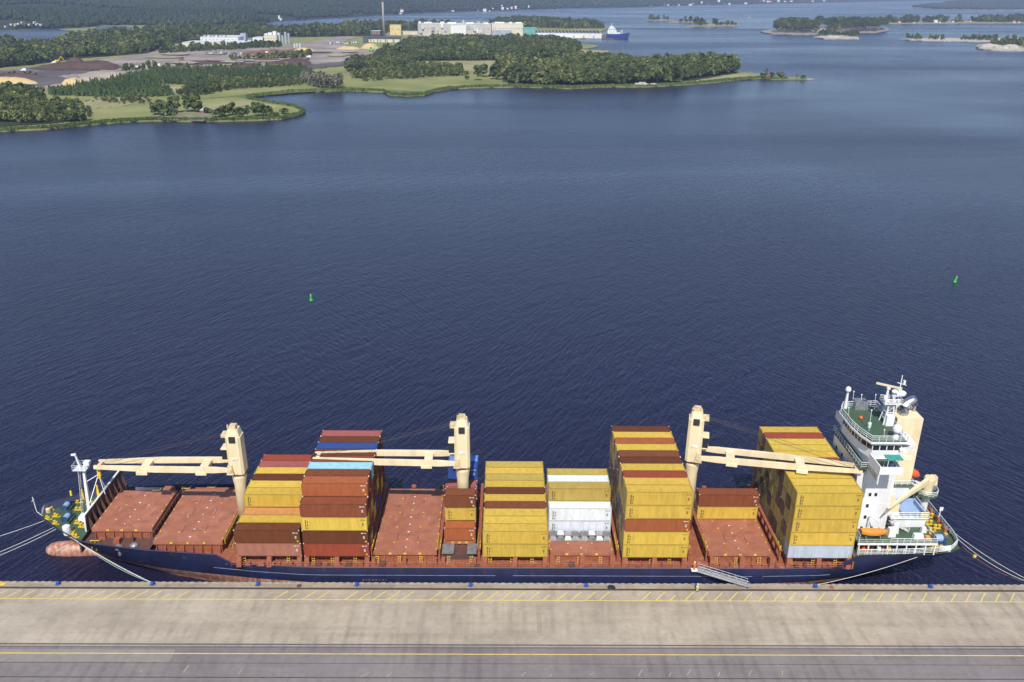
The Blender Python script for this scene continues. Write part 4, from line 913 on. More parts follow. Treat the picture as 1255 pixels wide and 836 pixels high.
# bridge
BR = [(67.9, 137.4), (66.9, 140.2), (66.4, 143.5), (66.4, 148.0), (67.6, 150.2), (73.2, 150.6), (73.2, 137.4)]
b = MB(); b.prism(BR, 27.3, 29.0); b.prism([(x+.02*(x < 70), y) for x, y in BR], 30.0, 30.7, 0); hpart(b, 'bridge_wall', 'white')
b = MB(); b.prism(BR, 29.0, 30.0, .0); hpart(b, 'bridge_window', 'dark_glass')
b = MB()
for (p, q) in zip(BR, BR[1:]+BR[:1]):
    k = max(1, int(math.hypot(q[0]-p[0], q[1]-p[1])/1.1))
    for i in range(k): x = p[0]+(q[0]-p[0])*i/k; y = p[1]+(q[1]-p[1])*i/k; b = MB(); b.box(x-.08, x+.08, y-.08, y+.08, 28.98, 30.02); hpart(b, 'window_post', 'white')
c_ = (69.8, 145.0)
def grow(pts, d): return [(p[0]+d*(1 if p[0] > c_[0] else -1), p[1]+d*(1 if p[1] > c_[1] else -1)) for p in pts]
b = MB(); b.prism(grow(BR, .75), 30.7, 31.05); hpart(b, 'roof_fascia', 'white')
b = MB(); b.prism(grow(BR, .55), 31.05, 31.1); hpart(b, 'monkey_island', 'deck_green')
b = MB(); g = [(x, y, 31.1) for x, y in grow(BR, .6)]; b.rail(g, 1.2, 1.2, .055, 2, True); hpart(b, 'roof_railing', 'rail_white')
for y0, y1, tag_ in ((132.2, 137.0, 'n'), (150.6, 154.2, 'f')):
    b = MB(); b.box(67.6, 71.6, y0, y1, 27.2, 27.4); hpart(b, 'bridge_wing', 'deck_green')
    b = MB(); b.box(67.4, 67.6, y0, y1, 24.9 if tag_ == 'n' else 27, 28.6); b.box(71.4, 71.6, y0, y1, 27, 28.2)
    ye = y0 if tag_ == 'n' else y1; b.box(67.4, 71.6, ye-.1, ye+.1, 27, 28.5); hpart(b, 'wing_bulwark', 'white')
    b = MB(); yc = ye+(.9 if tag_ == 'n' else -.9); b.box(68.6, 71.4, yc-.9, yc+.9, 29.9, 30.05, top=(.0, .0))
    hpart(b, 'wing_awning', 'teal')
    b = MB()
    for x in (68.8, 71.2):
        for y in (yc-.7, yc+.7): b.tube((x, y, 27.4), (x, y, 29.9), .06, n=5)
    hpart(b, 'awning_post', 'rail_white')
    b = MB(); b.box(69.3, 70.3, yc-.4, yc+.4, 27.4, 28.7, top=(.1, .1)); hpart(b, 'wing_console', 'winch_blue')
b = MB()
for y in np.arange(132.8, 136.8, .62): b = MB(); b.box(67.36, 67.44, y, y+.36, 25.4, 26.6); hpart(b, 'wing_slot', 'dull_steel')
b = MB(); b.beam((71.8, 136.7, 27.2), (75.2, 136.7, 30.8), .9, .12); b.rail([(71.8, 136.2, 27.4), (75.0, 136.2, 27.4)], 1.1, 1, .05, 2); hpart(b, 'wing_stair', 'rail_white')
b = MB(); b.box(72.8, 75.6, 136.9, 141.6, 29.2, 29.5); b.box(72.9, 75.5, 137, 141.5, 30.4, 30.8); hpart(b, 'bridge_balcony', 'white')
# masts and aerials on the roof
MX, MY = 73.0, 144.4
rm = empty('radar_mast', (MX, MY-CY, 31.1), ship)
b = MB()
for dx, dy in ((-.9, -1), (.9, -1), (.9, 1), (-.9, 1)): b.beam((MX+dx, MY+dy, 31.1), (MX+.2+dx*.45, MY+dy*.45, 35.4), .22, .22)
for z in (32.3, 33.6):
    f = 1-(z-31.1)/4.5*.5
    p = [(MX+.05+dx*f, MY+dy*f, z) for dx, dy in ((-.9, -1), (.9, -1), (.9, 1), (-.9, 1))]
    for q, w in zip(p, p[1:]+p[:1]): b.tube(q, w, .07, n=5); b.tube(q, (w[0], w[1], w[2]+1.3), .05, n=5)
b.box(MX-.7, MX+.8, MY-1.5, MY-.2, 31.1, 33.2); b.build('mast_tower', 'white', rm)
b = MB(); b.box(MX-1.5, MX+1.9, MY-1.1, MY+1.1, 35.4, 35.55); b.rail([(MX-1.5, MY-1.1, 35.55), (MX+1.9, MY-1.1, 35.55), (MX+1.9, MY+1.1, 35.55), (MX-1.5, MY+1.1, 35.55)], .9, .9, .045, 2, True); b.build('mast_platform', 'white', rm)
b = MB(); b.tube((MX-.8, MY, 35.5), (MX-.8, MY, 38.3), .3, .2, 8); b.box(MX-1.1, MX-.5, MY-.3, MY+.3, 38.2, 38.6); b.tube((MX+1, MY+.4, 35.5), (MX+1, MY+.4, 37.2), .1, n=6); b.box(MX+.4, MX+1.6, MY+.2, MY+.6, 36.5, 36.65)
b.tube((MX+.2, MY-.6, 35.5), (MX+.2, MY-.6, 36.8), .16, n=6); b.box(MX-1.6, MX-1.1, MY-.7, MY-.2, 36.1, 37.0); b.blob((MX+1.4, MY-.5, 36.0), .35, 4); b.build('mast_fitting', 'white', rm)
b = MB(); b.beam((MX-2.6, MY+1.3, 38.8), (MX+1.2, MY-1.2, 38.8), .45, .28); b.build('radar_scanner', 'cream', rm)
sm = empty('signal_mast', (75.2, 146-CY, 31.1), ship)
b = MB(); b.tube((75.2, 146, 31.1), (75.2, 146, 40.3), .2, .08, 8); b.beam((74.5, 146, 38.8), (76.3, 146, 38.2), .12); b.box(75.6, 76.0, 145.8, 146.2, 38.4, 39.2); b.build('signal_pole', 'white', sm)
b = MB(); b.lathe((75.2, 146, 36.2), [(.3, 0), (1.25, .25), (1.3, .6), (.2, .75)], 14); b.build('crow_nest', 'white', sm)
for x, y, z, r, h in ((67.4, 150.4, 31.1, .55, 3.6), (72.2, 138.2, 31.1, .85, 1.2)):
    s_ = empty('satellite_dome', (x, y-CY, z), ship)
    b = MB(); b.lathe((x, y, z), [(r*.7, 0), (r*.35, h)], 10); b.build('dome_stand', 'white', s_)
    b = MB(); b.lathe((x, y, z+h), [(r*.7, 0), (r, r*.5), (r*.98, r*1.1), (r*.7, r*1.7), (r*.2, r*2)], 14); b.build('radome', 'white', s_, smooth=True)
for x, y, h in ((68.4, 141, 4.2), (70.6, 150.8, 2.6), (69.2, 151.4, 3), (73, 150, 3), (66.8, 147, 1.6), (70, 138, 1.7)):
    b = MB(); b.tube((x, y, 31.1), (x-.2, y, 31.1+h), .05, n=5); b.lathe((x-.2, y, 31.1+h), [(.12, 0), (.14, .2), (.03, .3)], 6); b.build('roof_aerial', 'white', ship)
b = MB(); b.box(69, 71.6, 149.6, 151.8, 31.1, 32.7, top=(.1, .1)); b.build('roof_locker', 'dull_steel', ship)
b = MB(); b.lathe((69.0, 142.4, 31.1), [(.3, 0), (.35, .9), (.1, 1.1)], 8); b.build('magnetic_compass', 'rail_white', ship)
b = MB(); b.blob((68.6, 145.6, 31.5), .35, 3); b.build('marker_light', 'red_orange', ship)
# engine casing, funnel
ca = empty('engine_casing', (76.4, 0, 9.55), ship)
b = MB(); b.box(73.1, 79.6, 143.2, 151.5, 9.5, 18.0); b.build('casing_wall', 'white', ca)
b = MB(); b.box(73.1, 80.0, 142.6, 152, 18.0, 18.15); b.build('casing_deck', 'deck_green', ca)
b = MB(); b.rail([(74.2, 142.7, 18.15), (79.9, 142.7, 18.15), (79.9, 151.8, 18.15)], 1.1, 1.2, .05, 2); b.build('casing_railing', 'rail_white', ca)
fn = empty('funnel', (77, 146.5-CY, 18.1), ship)
b = MB(); b.prism([(74.6, 143.4), (79.7, 143.4), (79.7, 150.4), (74.6, 150.4)], 18.1, 32.4, .03); b.build('funnel_casing', 'cream', fn)
b = MB()
for y in np.arange(144.2, 149.6, .5): b.box(74.55, 74.85, y, y+.22, 28.2, 31.6)
b.build('funnel_louvre', 'black', fn)
b = MB(); b.path([(76.5, 145.4, 31), (76.5, 145.4, 33.2), (76.7, 145.5, 34.0), (77.2, 145.7, 34.7), (78.0, 145.9, 35.1), (78.5, 146.0, 35.2)], [.95, .95, .95, .92, .9, .9], 14); b.build('exhaust_pipe', 'steel', fn, smooth=True)
for x, y in ((78.2, 147.6), (79.1, 146.6), (75.6, 147.2)):
    b = MB(); b.path([(x, y, 32.2), (x, y, 33.5), (x+.4, y, 34.0)], .33, 10); b.build('exhaust_stub', 'steel' if x > 76 else 'black', fn)
b = MB(); b.box(77.4, 79.2, 147.9, 150, 32.35, 33.2, top=(.1, .1)); b.build('funnel_hood', 'black', fn)
b = MB(); b.tube((75.4, 147, 32.3), (76.4, 147.4, 39), .04, n=4); b.build('funnel_whip', 'dull_steel', fn)
# decks around the house on the quay side
sd = empty('boat_deck', (73, 135-CY, 12), ship)
b = MB(); b.box(66.2, 81.0, 132.3, 143.0, 11.85, 12.05); b.build('deck_plate', 'deck_green', sd)
b = MB(); b.box(66.1, 81.1, 132.15, 132.3, 11.75, 12.15); b.build('deck_edge', 'rail_white', sd)
for x in np.linspace(66.5, 80.8, 9):
    b = MB(); b.box(x-.1, x+.1, 132.3, 132.6, 9.5, 11.85); b.build('deck_pillar', 'rail_white', sd)
b = MB(); b.rail([(66.3, 136.9, 12.05), (66.3, 132.3, 12.05)], 1.9, 1.1, .05, 3); b.rail([(66.3, 132.3, 12.05), (72.2, 132.3, 12.05)], .8, 1.5, .03, 1); b.rail([(72.2, 132.3, 12.05), (81, 132.3, 12.05), (81, 137.4, 12.05)], 1.1, 1.3, .05, 2); b.build('deck_railing', 'rail_white', sd)
b = MB(); b.box(67.5, 80.5, 136.6, 137, 9.5, 11.85); b.build('deck_bulkhead', 'rail_white', sd)
ah = empty('stern_house', (77.4, 140-CY, 12), ship)
b = MB(); b.box(74.6, 81.0, 137.6, 143.2, 12.0, 14.1); b.build('house_wall', 'white', ah)
b = MB(); b.box(73.9, 81.3, 137.2, 143.2, 14.1, 14.3); b.build('house_roof', 'rail_white', ah)
b = MB(); b.box(76.4, 80.6, 138.0, 142.4, 14.3, 14.36); b.build('pool_floor', 'pale_blue', ah)
b = MB()
for x0, x1, y0, y1 in ((76.2, 76.5, 137.8, 142.6), (80.5, 80.8, 137.8, 142.6), (76.5, 80.5, 137.8, 138.05), (76.5, 80.5, 142.35, 142.6)): b.box(x0, x1, y0, y1, 14.3, 15.3)
b.build('pool_wall', 'pale_blue', ah)
b = MB(); b.rail([(74, 137.3, 14.3), (81.2, 137.3, 14.3), (81.2, 143, 14.3)], 1.2, 1.2, .06, 2); b.build('house_railing', 'rail_white', ah)
b = MB(); b.box(79.6, 81.2, 137.35, 138.0, 14.4, 15.3); b.build('life_raft_rack', 'yellow', ah)
b = MB(); b.beam((73.4, 136.3, 14.2), (77.2, 136.3, 12.1), .9, .12); b.rail([(73.4, 135.8, 14.3), (77.2, 135.8, 12.2)], 1.0, 1.2, .05, 2); b.build('house_stair', 'rail_white', ah)
b = MB(); b.box(74.2, 76.2, 139, 143, 14.3, 16.3, top=(.1, .1)); b.build('ventilation_trunk', 'cream', ah)
for x, y, w, d, h, mm in ((72.6, 134.2, 1.4, 1.2, 1.7, 'white'), (73.8, 135.3, 1.2, .9, 2.2, 'white'), (77.2, 133.6, 1.9, 1.0, .9, 'white'), (79.2, 133.2, 1.0, .9, .7, 'orange'), (71.4, 136.2, .5, .3, .7, 'red_orange'), (79.5, 135.6, 1, .8, 1.1, 'white'), (69.9, 134.6, 1.4, 1.1, .9, 'deck_green')):
    b = MB(); b.box(x, x+w, y, y+d, 12.05, 12.05+h, top=(.12, .12)); b.build('deck_equipment', mm, sd)
b = MB(); b.tube((69.4, 136.2, 12.05), (69.4, 136.2, 15.6), .12, n=6); b.tube((69.4, 136.2, 15.5), (70.4, 134.2, 15.3), .1, n=6); b.build('boat_davit', 'white', sd)
# under the boat deck
rr_ = random.Random(12)
for i in range(14):
    x = 67+i*.95; mm = rr_.choice(['winch_blue', 'yellow', 'red_orange', 'hatch', 'white', 'black', 'deck_green'])
    b = MB(); b.lathe((x, 133.6+rr_.uniform(-.4, .8), 9.55), [(.35, 0), (.4, .5), (.3, rr_.uniform(.7, 1.3)), (.05, 1.4)], 8); b.build('deck_drum', mm, sd)
# provision crane
pc = empty('provision_crane', (83.6, 144-CY, 9.55), ship)
b = MB(); b.lathe((83.6, 144, 0), [(.75, 9.5), (.7, 15.6)], 12); b.build('crane_support', 'white', pc)
b = MB(); b.lathe((83.6, 144, 15.6), [(2.1, 0), (2.1, .18)], 20); b.build('crane_platform', 'deck_green', pc)
b = MB(); b.rail([(83.6+2*math.cos(a), 144+2*math.sin(a), 15.8) for a in np.linspace(0, 6.283, 15)[:-1]], 1.1, 1, .06, 2, True); b.build('platform_railing', 'rail_white', pc)
b = MB(); b.lathe((83.6, 144, 15.75), [(1.0, 0), (.95, 1.4), (1.05, 3.2), (.9, 3.6)], 14); b.build('crane_column', 'cream', pc)
b = MB(); b.beam((84.4, 144.3, 19.0), (78.4, 140.4, 18.0), .7, 1.3, .6, .9); b.beam((78.4, 140.4, 18.0), (72.6, 136.4, 16.9), .6, .9, .35, .4); b.beam((83.6, 144, 17.2), (79.6, 141.7, 18.1), .35, .35); b.build('crane_boom', 'cream', pc)
b = MB(); b.box(84, 85.2, 143.6, 145, 17.6, 19.4, top=(.1, .2)); b.build('crane_winch', 'cream_dirty', pc)
b = MB(); b.beam((72.9, 136.5, 16.9), (71.6, 135.3, 16.5), .4, .4, .2, .2); b.build('boom_tip', 'dull_steel', pc)
# poop
pr_ = [(x, CY-hb(x, 9.6)+.15, 9.6) for x in (66.5, 70, 74, 78, 81.5)]+[(84.6, 133.4, 9.6), (86.6, 135.2, 9.6), (87.1, 138, 9.6), (87.1, 152, 9.6), (86.5, 155.4, 9.6), (84, 157.2, 9.6)]
b = MB(); b.rail(pr_, 1.3, 1.1, .06, 3); b.build('poop_railing', 'rail_white', ship)
b = MB(); b.box(82.2, 84.4, 133.15, 133.3, 9.6, 10.8); b.build('rail_screen', 'rail_white', ship)
for x, y in ((83.4, 136.2), (85.2, 148.2)):
    w = empty('mooring_winch', (x, y-CY, 9.55), ship)
    b = MB(); b.box(x-1.2, x+1.2, y-.9, y+.9, 9.55, 10.1); b.build('winch_bed', 'winch_blue', w)
    b = MB(); b.tube((x-.8, y, 10.6), (x+.6, y, 10.6), .75, n=14); b.build('rope_drum', 'pale_blue', w)
    b = MB(); b.tube((x-.95, y, 10.6), (x-.8, y, 10.6), 1.0, n=14); b.tube((x+.6, y, 10.6), (x+.75, y, 10.6), 1.0, n=14); b.tube((x+.75, y, 10.6), (x+1.5, y, 10.6), .4, n=8); b.build('drum_flange', 'winch_blue', w)
for x, y in ((81.2, 134.4), (80.9, 136), (82, 137.8), (82.8, 139), (84, 139.8), (81.8, 140.6), (85.4, 140.8), (84.4, 142.2), (85.8, 144.6), (80.8, 138.4), (82.6, 134.0), (85.3, 137.9)):
    b = MB()
    for k in (-.4, .4): b.lathe((x+k, y, 9.55), [(.26, 0), (.26, .65), (.34, .7), (.34, .85)], 10)
    b.box(x-.75, x+.75, y-.25, y+.25, 9.55, 9.65); b.build('mooring_bitt', 'yellow', ship)
for x, y, h in ((86.3, 147.5, 4), (86.5, 143, 3)):
    b = MB(); b.tube((x, y, 9.55), (x+.2, y, 9.55+h), .1, n=6); b.box(x-.1, x+.6, y-.05, y+.05, 9.2+h, 10+h) if h == 3 else b.lathe((x+.2, y, 9.55+h), [(.3, 0), (.35, .6), (.2, .7)], 8); b.build('stern_post', 'white', ship)
for i in range(9):
    b = MB(); b.box(86.2, 86.8, 139.5+i*1.5, 140.4+i*1.5, 9.55, 10.4+.2*(i % 3), top=(.08, .08)); b.build('stern_fairlead', 'deck_dark' if i % 2 else 'hatch', ship)
for x, y in ((81.8, 137.0), (83.0, 137.0)):
    b = MB(); b.tube((x, y, 9.55), (x, y, 10.5), .3, n=8); b.build('deck_hydrant', 'red_orange', ship)
# boats carried on deck
rb = empty('rescue_boat', (69.4, 133.9, 12.35), label='small orange open rescue boat lying on the green boat deck', cat='rescue boat')
def boat(mb, x, y, z, L, w, h, n=9):
    vs = []; fs = []
    for i in range(n):
        f = i/(n-1); ww = w*(math.sin(math.pi*min(f*.9+.12, 1))**.6); zz = .25*h*(2*f-1)**2
        for k, (a, c) in enumerate(((-.5, 1), (-.42, .45), (0, 0), (.42, .45), (.5, 1))): vs.append((x-L/2+L*f, y+a*ww, z+c*h+zz))
    for i in range(n-1): fs += [(i*5+k, i*5+k+1, (i+1)*5+k+1, (i+1)*5+k) for k in range(4)]
    fs += [(0, 1, 2, 3, 4), tuple(range((n-1)*5, n*5))[::-1]]
    mb.add(vs, fs); top = [i*5 for i in range(n)]+[i*5+4 for i in range(n)][::-1]
    mb.add([(vs[k][0]*.97+x*.03, vs[k][1]*.9+y*.1, vs[k][2]-.12) for k in top], [(i, i+1, 2*n-2-i, 2*n-1-i) for i in range(n-1)])
b = MB(); boat(b, 69.5, 133.7, 12.85, 5.0, 2.0, 1.0); b.build('boat_hull', 'orange', rb)
b = MB(); b.box(67.9, 68.1, 133.3, 134.5, 12.05, 12.8); b.box(70.6, 70.8, 133.3, 134.5, 12.05, 12.8); b.build('boat_cradle', 'dull_steel', rb)
lb = empty('lifeboat', (82.6, 150.6, 15.5), label='enclosed orange lifeboat perched behind the cream funnel near the stern', cat='lifeboat')
b = MB(); vs = []
b.path([(79.8, 150.6, 17.5), (80.3, 150.6, 17.4), (81.4, 150.6, 17.1), (83, 150.6, 16.5), (84.4, 150.6, 15.9), (85.2, 150.6, 15.5)], [.3, .7, 1.0, 1.05, .85, .3], 12); b.build('boat_hull', 'red_orange', lb, smooth=True)
b = MB(); b.box(81, 82.2, 150.1, 151.1, 17.9, 18.8, top=(.15, .15)); b.build('boat_cockpit', 'red_orange', lb)
b = MB(); b.beam((79.4, 149.6, 15.9), (86.4, 149.6, 13.2), .3); b.beam((79.4, 151.6, 15.9), (86.4, 151.6, 13.2), .3)
for x in (80, 85.5):
    for y in (149.6, 151.6): b.tube((x, y, 9.6), (x, y, 15.6 if x < 82 else 13.5), .14, n=6)
b.build('lifeboat_ramp', 'white', ship)

# ------------------------------------------------------------------ containers
CL, CW, CH = 12.19, 2.44, 2.862
def corr(L, period, depth):
    """corrugation profile along a length: (position, inward offset)"""
    n = int(L/period); p = L/n; out = []
    for i in range(n):
        s = i*p; out += [(s, 0), (s+p*.3, 0), (s+p*.5, depth), (s+p*.8, depth)]
    out.append((L, 0)); return out
def container_meshes(L, tag_):
    b = MB(); e = .06
    pr = corr(L-.3, .29, .05); n = len(pr)
    for sgn in (-1, 1):
        vs = []
        for s, d in pr: vs += [(-L/2+.15+s, sgn*(CW/2-.02-d), .14), (-L/2+.15+s, sgn*(CW/2-.02-d), CH-.1)]
        b.add(vs, [(2*i, 2*i+2, 2*i+3, 2*i+1) for i in range(n-1)])
    vs = []
    for s, d in pr: vs += [(-L/2+.15+s, -CW/2+.06, CH-.03-d*.5), (-L/2+.15+s, CW/2-.06, CH-.03-d*.5)]
    b.add(vs, [(2*i, 2*i+2, 2*i+3, 2*i+1) for i in range(n-1)])
    pe = corr(CW-.3, .26, .05); vs = []
    for s, d in pe: vs += [(L/2-.03-d, -CW/2+.15+s, .14), (L/2-.03-d, -CW/2+.15+s, CH-.1)]
    b.add(vs, [(2*i, 2*i+2, 2*i+3, 2*i+1) for i in range(len(pe)-1)])
    b.box(-L/2+.1, L/2-.1, -CW/2+.08, CW/2-.08, .03, .12)
    body = b.mesh('container_body'); body.materials.append(MATS['container'])
    b = MB()
    for sx_ in (-1, 1):
        for sy_ in (-1, 1): b.box(sx_*(L/2-.08)-.08, sx_*(L/2-.08)+.08, sy_*(CW/2-.08)-.08, sy_*(CW/2-.08)+.08, 0, CH)
    for sy_ in (-1, 1):
        for z0, z1 in ((.02, .16), (CH-.12, CH-.005)): b.box(-L/2+.16, L/2-.16, sy_*(CW/2-.05)-.045, sy_*(CW/2-.05)+.045, z0, z1)
    for sx_ in (-1, 1):
        for z0, z1 in ((.02, .16), (CH-.12, CH-.005)): b.box(sx_*(L/2-.05)-.045, sx_*(L/2-.05)+.045, -CW/2+.16, CW/2-.16, z0, z1)
    frame = b.mesh('frame'); frame.materials.append(MATS['container'])
    b = MB(); b.box(-L/2+.03, -L/2+.07, -CW/2+.16, -.02, .16, CH-.12); b.box(-L/2+.03, -L/2+.07, .02, CW/2-.16, .16, CH-.12)
    for z in (.7, 1.4, 2.1): b.box(-L/2+.015, -L/2+.035, -CW/2+.2, -.06, z, z+.09); b.box(-L/2+.015, -L/2+.035, .06, CW/2-.2, z, z+.09)
    door = b.mesh('door'); door.materials.append(MATS['container'])
    b = MB()
    for y in (-.85, -.35, .35, .85): b.box(-L/2-.0, -L/2+.02, y-.03, y+.03, .1, CH-.08)
    rod = b.mesh('lock_rod'); rod.materials.append(MATS['dull_steel'])
    b = MB()
    for sx_ in (-1, 1):
        for sy_ in (-1, 1):
            for z in (0, CH-.12): b.box(sx_*(L/2-.09)-.094, sx_*(L/2-.09)+.094, sy_*(CW/2-.09)-.094, sy_*(CW/2-.09)+.094, z-.002, z+.124)
    cast = b.mesh('corner_casting'); cast.materials.append(MATS['container'])
    # illegible marks on the side: a column of small glyphs and a small block of figures
    def glyphs(seed, vert, pale):
        r = random.Random(seed); b = MB(); y = -CW/2-.006
        def q(x0, x1, z0, z1): b.box(x0, x1, y, y+.02, z0, z1)
        if vert:
            z = 2.25
            for i in range(9):
                h = r.uniform(.1, .2); q(-L/2+.75, -L/2+.75+r.uniform(.14, .24), z-h, z); q(-L/2+1.15, -L/2+1.15+r.uniform(.1, .2), z-h, z) if i % 3 else None; z -= .22
        for i in range(6):
            x = L/2-1.25+i*.16; q(x, x+r.uniform(.06, .12), 2.2, 2.38)
        for i in range(3): q(L/2-.95, L/2-.95+r.uniform(.25, .4), 1.5-i*.2, 1.6-i*.2)
        me = b.mesh('lettering'); me.materials.append(MATS['letter_white' if pale else 'letter_dark']); return me
    b = MB(); b.box(L/2-.62, L/2-.32, -CW/2-.012, -CW/2+.02, .32, .62); sq = b.mesh('hazard_square'); sq.materials.append(MATS['yellow'])
    return dict(body=body, frame=frame, door=door, rod=rod, cast=cast, dark=glyphs(1, True, False), pale=glyphs(2, False, True), sq=sq, L=L)
C40 = container_meshes(12.19, '40'); C20 = container_meshes(6.06, '20')
PAL = {'Y': ((.56, .385, .062), 'yellow'), 'M': ((.45, .325, .075), 'mustard yellow'), 'D': ((.13, .041, .015), 'dark brown'), 'B': ((.2, .06, .026), 'brown'),
       'R': ((.3, .06, .03), 'red brown'), 'O': ((.33, .1, .035), 'orange brown'), 'S': ((.36, .15, .1), 'faded salmon'), 'K': ((.32, .1, .085), 'faded pink red'), 'U': ((.03, .07, .25), 'blue'),
       'V': ((.12, .25, .52), 'mid blue'), 'L': ((.3, .55, .62), 'pale blue'), 'W': ((.7, .72, .72), 'white'), 'G': ((.4, .43, .48), 'grey'), 'T': ((.47, .22, .08), 'tan'), 'g': ((.6, .64, .68), 'pale grey'), 'X': ((.3, .08, .035), 'rust red')}
ORD = ['first', 'second', 'third', 'fourth', 'fifth', 'sixth', 'seventh', 'eighth', 'ninth', 'tenth']
TIER = ['bottom', 'second', 'third', 'fourth', 'top']
rc = random.Random(21)
def container(M, x, r, t_, code, where, group, tiers, near):
    col, word = PAL[code]; k = rc.uniform(.88, 1.1); col = tuple(min(c*k*rc.uniform(.97, 1.03), .85) for c in col)
    o = bpy.data.objects.new('shipping_container', M['body'])
    o.location = (x+M['L']/2+rc.uniform(-.03, .03), 132.5+r*2.547+1.26+rc.uniform(-.015, .015), 8.5+t_*2.877)
    tw = 'top' if t_ == tiers-1 else (TIER[t_] if t_ < 4 else 'fifth')
    put(o, None, f'{word} container, {tw} tier, {ORD[r]} row from quay, {where}', 'shipping container', group); o.color = (*col, 1)
    for nm, me in (('frame', M['frame']), ('door', M['door']), ('corner_casting', M['cast'])):
        c = bpy.data.objects.new(nm, me); put(c, o); c.color = (*(tuple(q*(.72 if nm == 'frame' else .92) for q in col) if nm != 'corner_casting' else ((.6, .5, .45) if code in 'DBROSK' else tuple(q*.8 for q in col))), 1)
        if nm == 'door': put(bpy.data.objects.new('lock_rod', M['rod']), c)
    if near:
        put(bpy.data.objects.new('lettering', M['dark' if code in 'YMWgT' else 'pale']), o)
        if code in 'DBROKG' and rc.random() < .8: put(bpy.data.objects.new('hazard_square', M['sq']), o)
# every stack: rows from the quay outwards, tiers from the hatch upwards; '.' = nothing there
def bay(M, x, rows, where, group, side=None):
    hts = [len(s) for s in rows]
    for r, s in enumerate(rows):
        for t_, code in enumerate(s):
            if code == '.': continue
            front = r == 0 or hts[r-1] <= t_ or rows[r-1][t_] == '.'
            if front or t_ == len(s)-1 or side: container(M, x, r, t_, code, where, group, len(s), front)
bay(C40, BAYX['B1'], ['SD', 'BY', 'DT', 'OBY', 'RYY', 'BOD', 'YDY', 'DBK', 'BBR'], 'stack behind forward crane', 'containers in the stack behind the forward crane', None)
bay(C40, BAYX['B2'], ['RDYB', 'YBODO', 'DBYRB', 'BYDBL', 'DUBDB', 'BDYBD', 'UBDBU', 'DYBDD', 'BDDBK'], 'dark stack with pale blue top', 'containers in the dark stack with the pale blue top', 'right')
bay(C20, -11.45, ['', '', 'O', 'DYB'], 'short stack before middle crane', 'short containers at the middle crane')
bay(C20, -11.45, ['', '', '', '', '', '', 'DK', 'UUU', 'UUV'], 'short stack beyond middle crane', 'short containers at the middle crane')
bay(C40, BAYX['B3'], ['YY', 'YY', 'YY', 'YB', 'YY', 'YD', 'YY', 'YM', 'YY', 'YM'], 'two tier yellow stack', 'containers in the two tier yellow stack')
bay(C40, BAYX['B4'], ['', '', '', 'gW', 'WYM', 'YMW', 'YYM'], 'stack with white ones', 'containers in the stack with white ones', 'left')
bay(C40, BAYX['B5'], ['YYOYY', 'YBBYY', 'BMDYR', 'YDUYY', 'DBMBD', 'BYDDB', 'YBDUY', 'DYBYO', 'BDDYY', 'DDBYD'], 'tall stack before aft crane', 'containers in the tall stack before the aft crane', 'left')
bay(C40, BAYX['B7'], ['', '', '', '', '', 'YB'], 'pair on hatch behind aft crane', 'containers on the hatch behind the aft crane')
bay(C40, BAYX['B6'], ['GYYYY', 'MDMDY', 'MMDMY', 'DMDDD', 'DMMMR', 'MDMMY', 'MMDMY', 'MDMMY', 'DMDDR', 'DDDMY'], 'tall yellow stack beside white deckhouse', 'containers in the tall yellow stack beside the deckhouse', 'left')
# folded flat racks stacked in front of the white containers
for tz in (0, 1):
    for half in (0, 1):
        fr = empty('flat_rack', (BAYX['B4']+.1+half*6.1, 138.2, 8.4+tz*.62), label=f"{'upper' if tz else 'lower'} folded flat rack before white containers, {'toward the five tier' if half else 'toward the two tier'} yellow stack", cat='flat rack', group='folded flat racks by the white containers')
        x0 = BAYX['B4']+.1+half*6.1; y0 = 137.7+tz*.9
        b = MB(); b.box(x0, x0+5.9, y0, 139.9, 8.4+tz*.62, 8.55+tz*.62); b.build('rack_floor', 'dull_steel', fr)
        for i in range(4):
            b = MB(); b.box(x0+.1+i*1.46, x0+1.4+i*1.46, y0+.05, y0+.2, 8.55+tz*.62, 9.02+tz*.62); b.box(x0+.2+i*1.46, x0+1.3+i*1.46, y0+.3, 139.6, 8.7+tz*.62, 8.95+tz*.62, top=(.05, .05)); b.build('folded_end', ['alloy', 'dull_steel', 'rail_white'][(i+tz) % 3], fr)
# ------------------------------------------------------------------ on the quay
for i, u in enumerate((-66, 72, 188, 317, 438, 577, 718, 853, 997, 1137, 1268)):
    p, _ = onz(u, 715.4, QZ); x, y = p.x, 129.75
    wh = ['beyond the coiled end of the apron', 'alone on the open edge off the ship bow', 'holding the bow spring lines', 'below the first brown containers', 'below the dark stack', 'below the two tier yellow stack', 'below the stack with white containers', 'beside the foot of the gangway', 'holding the long stern line', 'on the open edge under the ship stern', 'beyond the stern lines at the picture edge'][i]
    B = empty('mooring_bollard', (x, y, QZ+.004), label=f'blue quay bollard {wh}', cat='bollard', group='blue bollards along the quay edge')
    b = MB(); b.lathe((x, y, QZ+.004), [(.38, 0), (.38, .08), (.24, .12), (.22, .36), (.36, .46), (.36, .56), (.22, .64)], 14); b.build('bollard_post', 'bollard_blue', B, smooth=False)
    b = MB(); b.box(x-.62, x+.62, y-.3, y+.3, QZ+.004, QZ+.05); b.build('base_plate', 'dull_steel', B)
def rope(p, q, sag, label, mm='rope', r=.034):
    p = Vector(p); q = Vector(q); pts = [p.lerp(q, i/24)-Vector((0, 0, sag*4*(i/24)*(1-i/24))) for i in range(25)]
    b = MB(); b.path(pts, r, 6); b.build('mooring_rope', mm, center=True, label=label, cat='mooring rope', group='mooring ropes of the container ship')
bp = onz(188, 715.4, QZ)[0]; B1 = (bp.x, 129.75, QZ+.5)
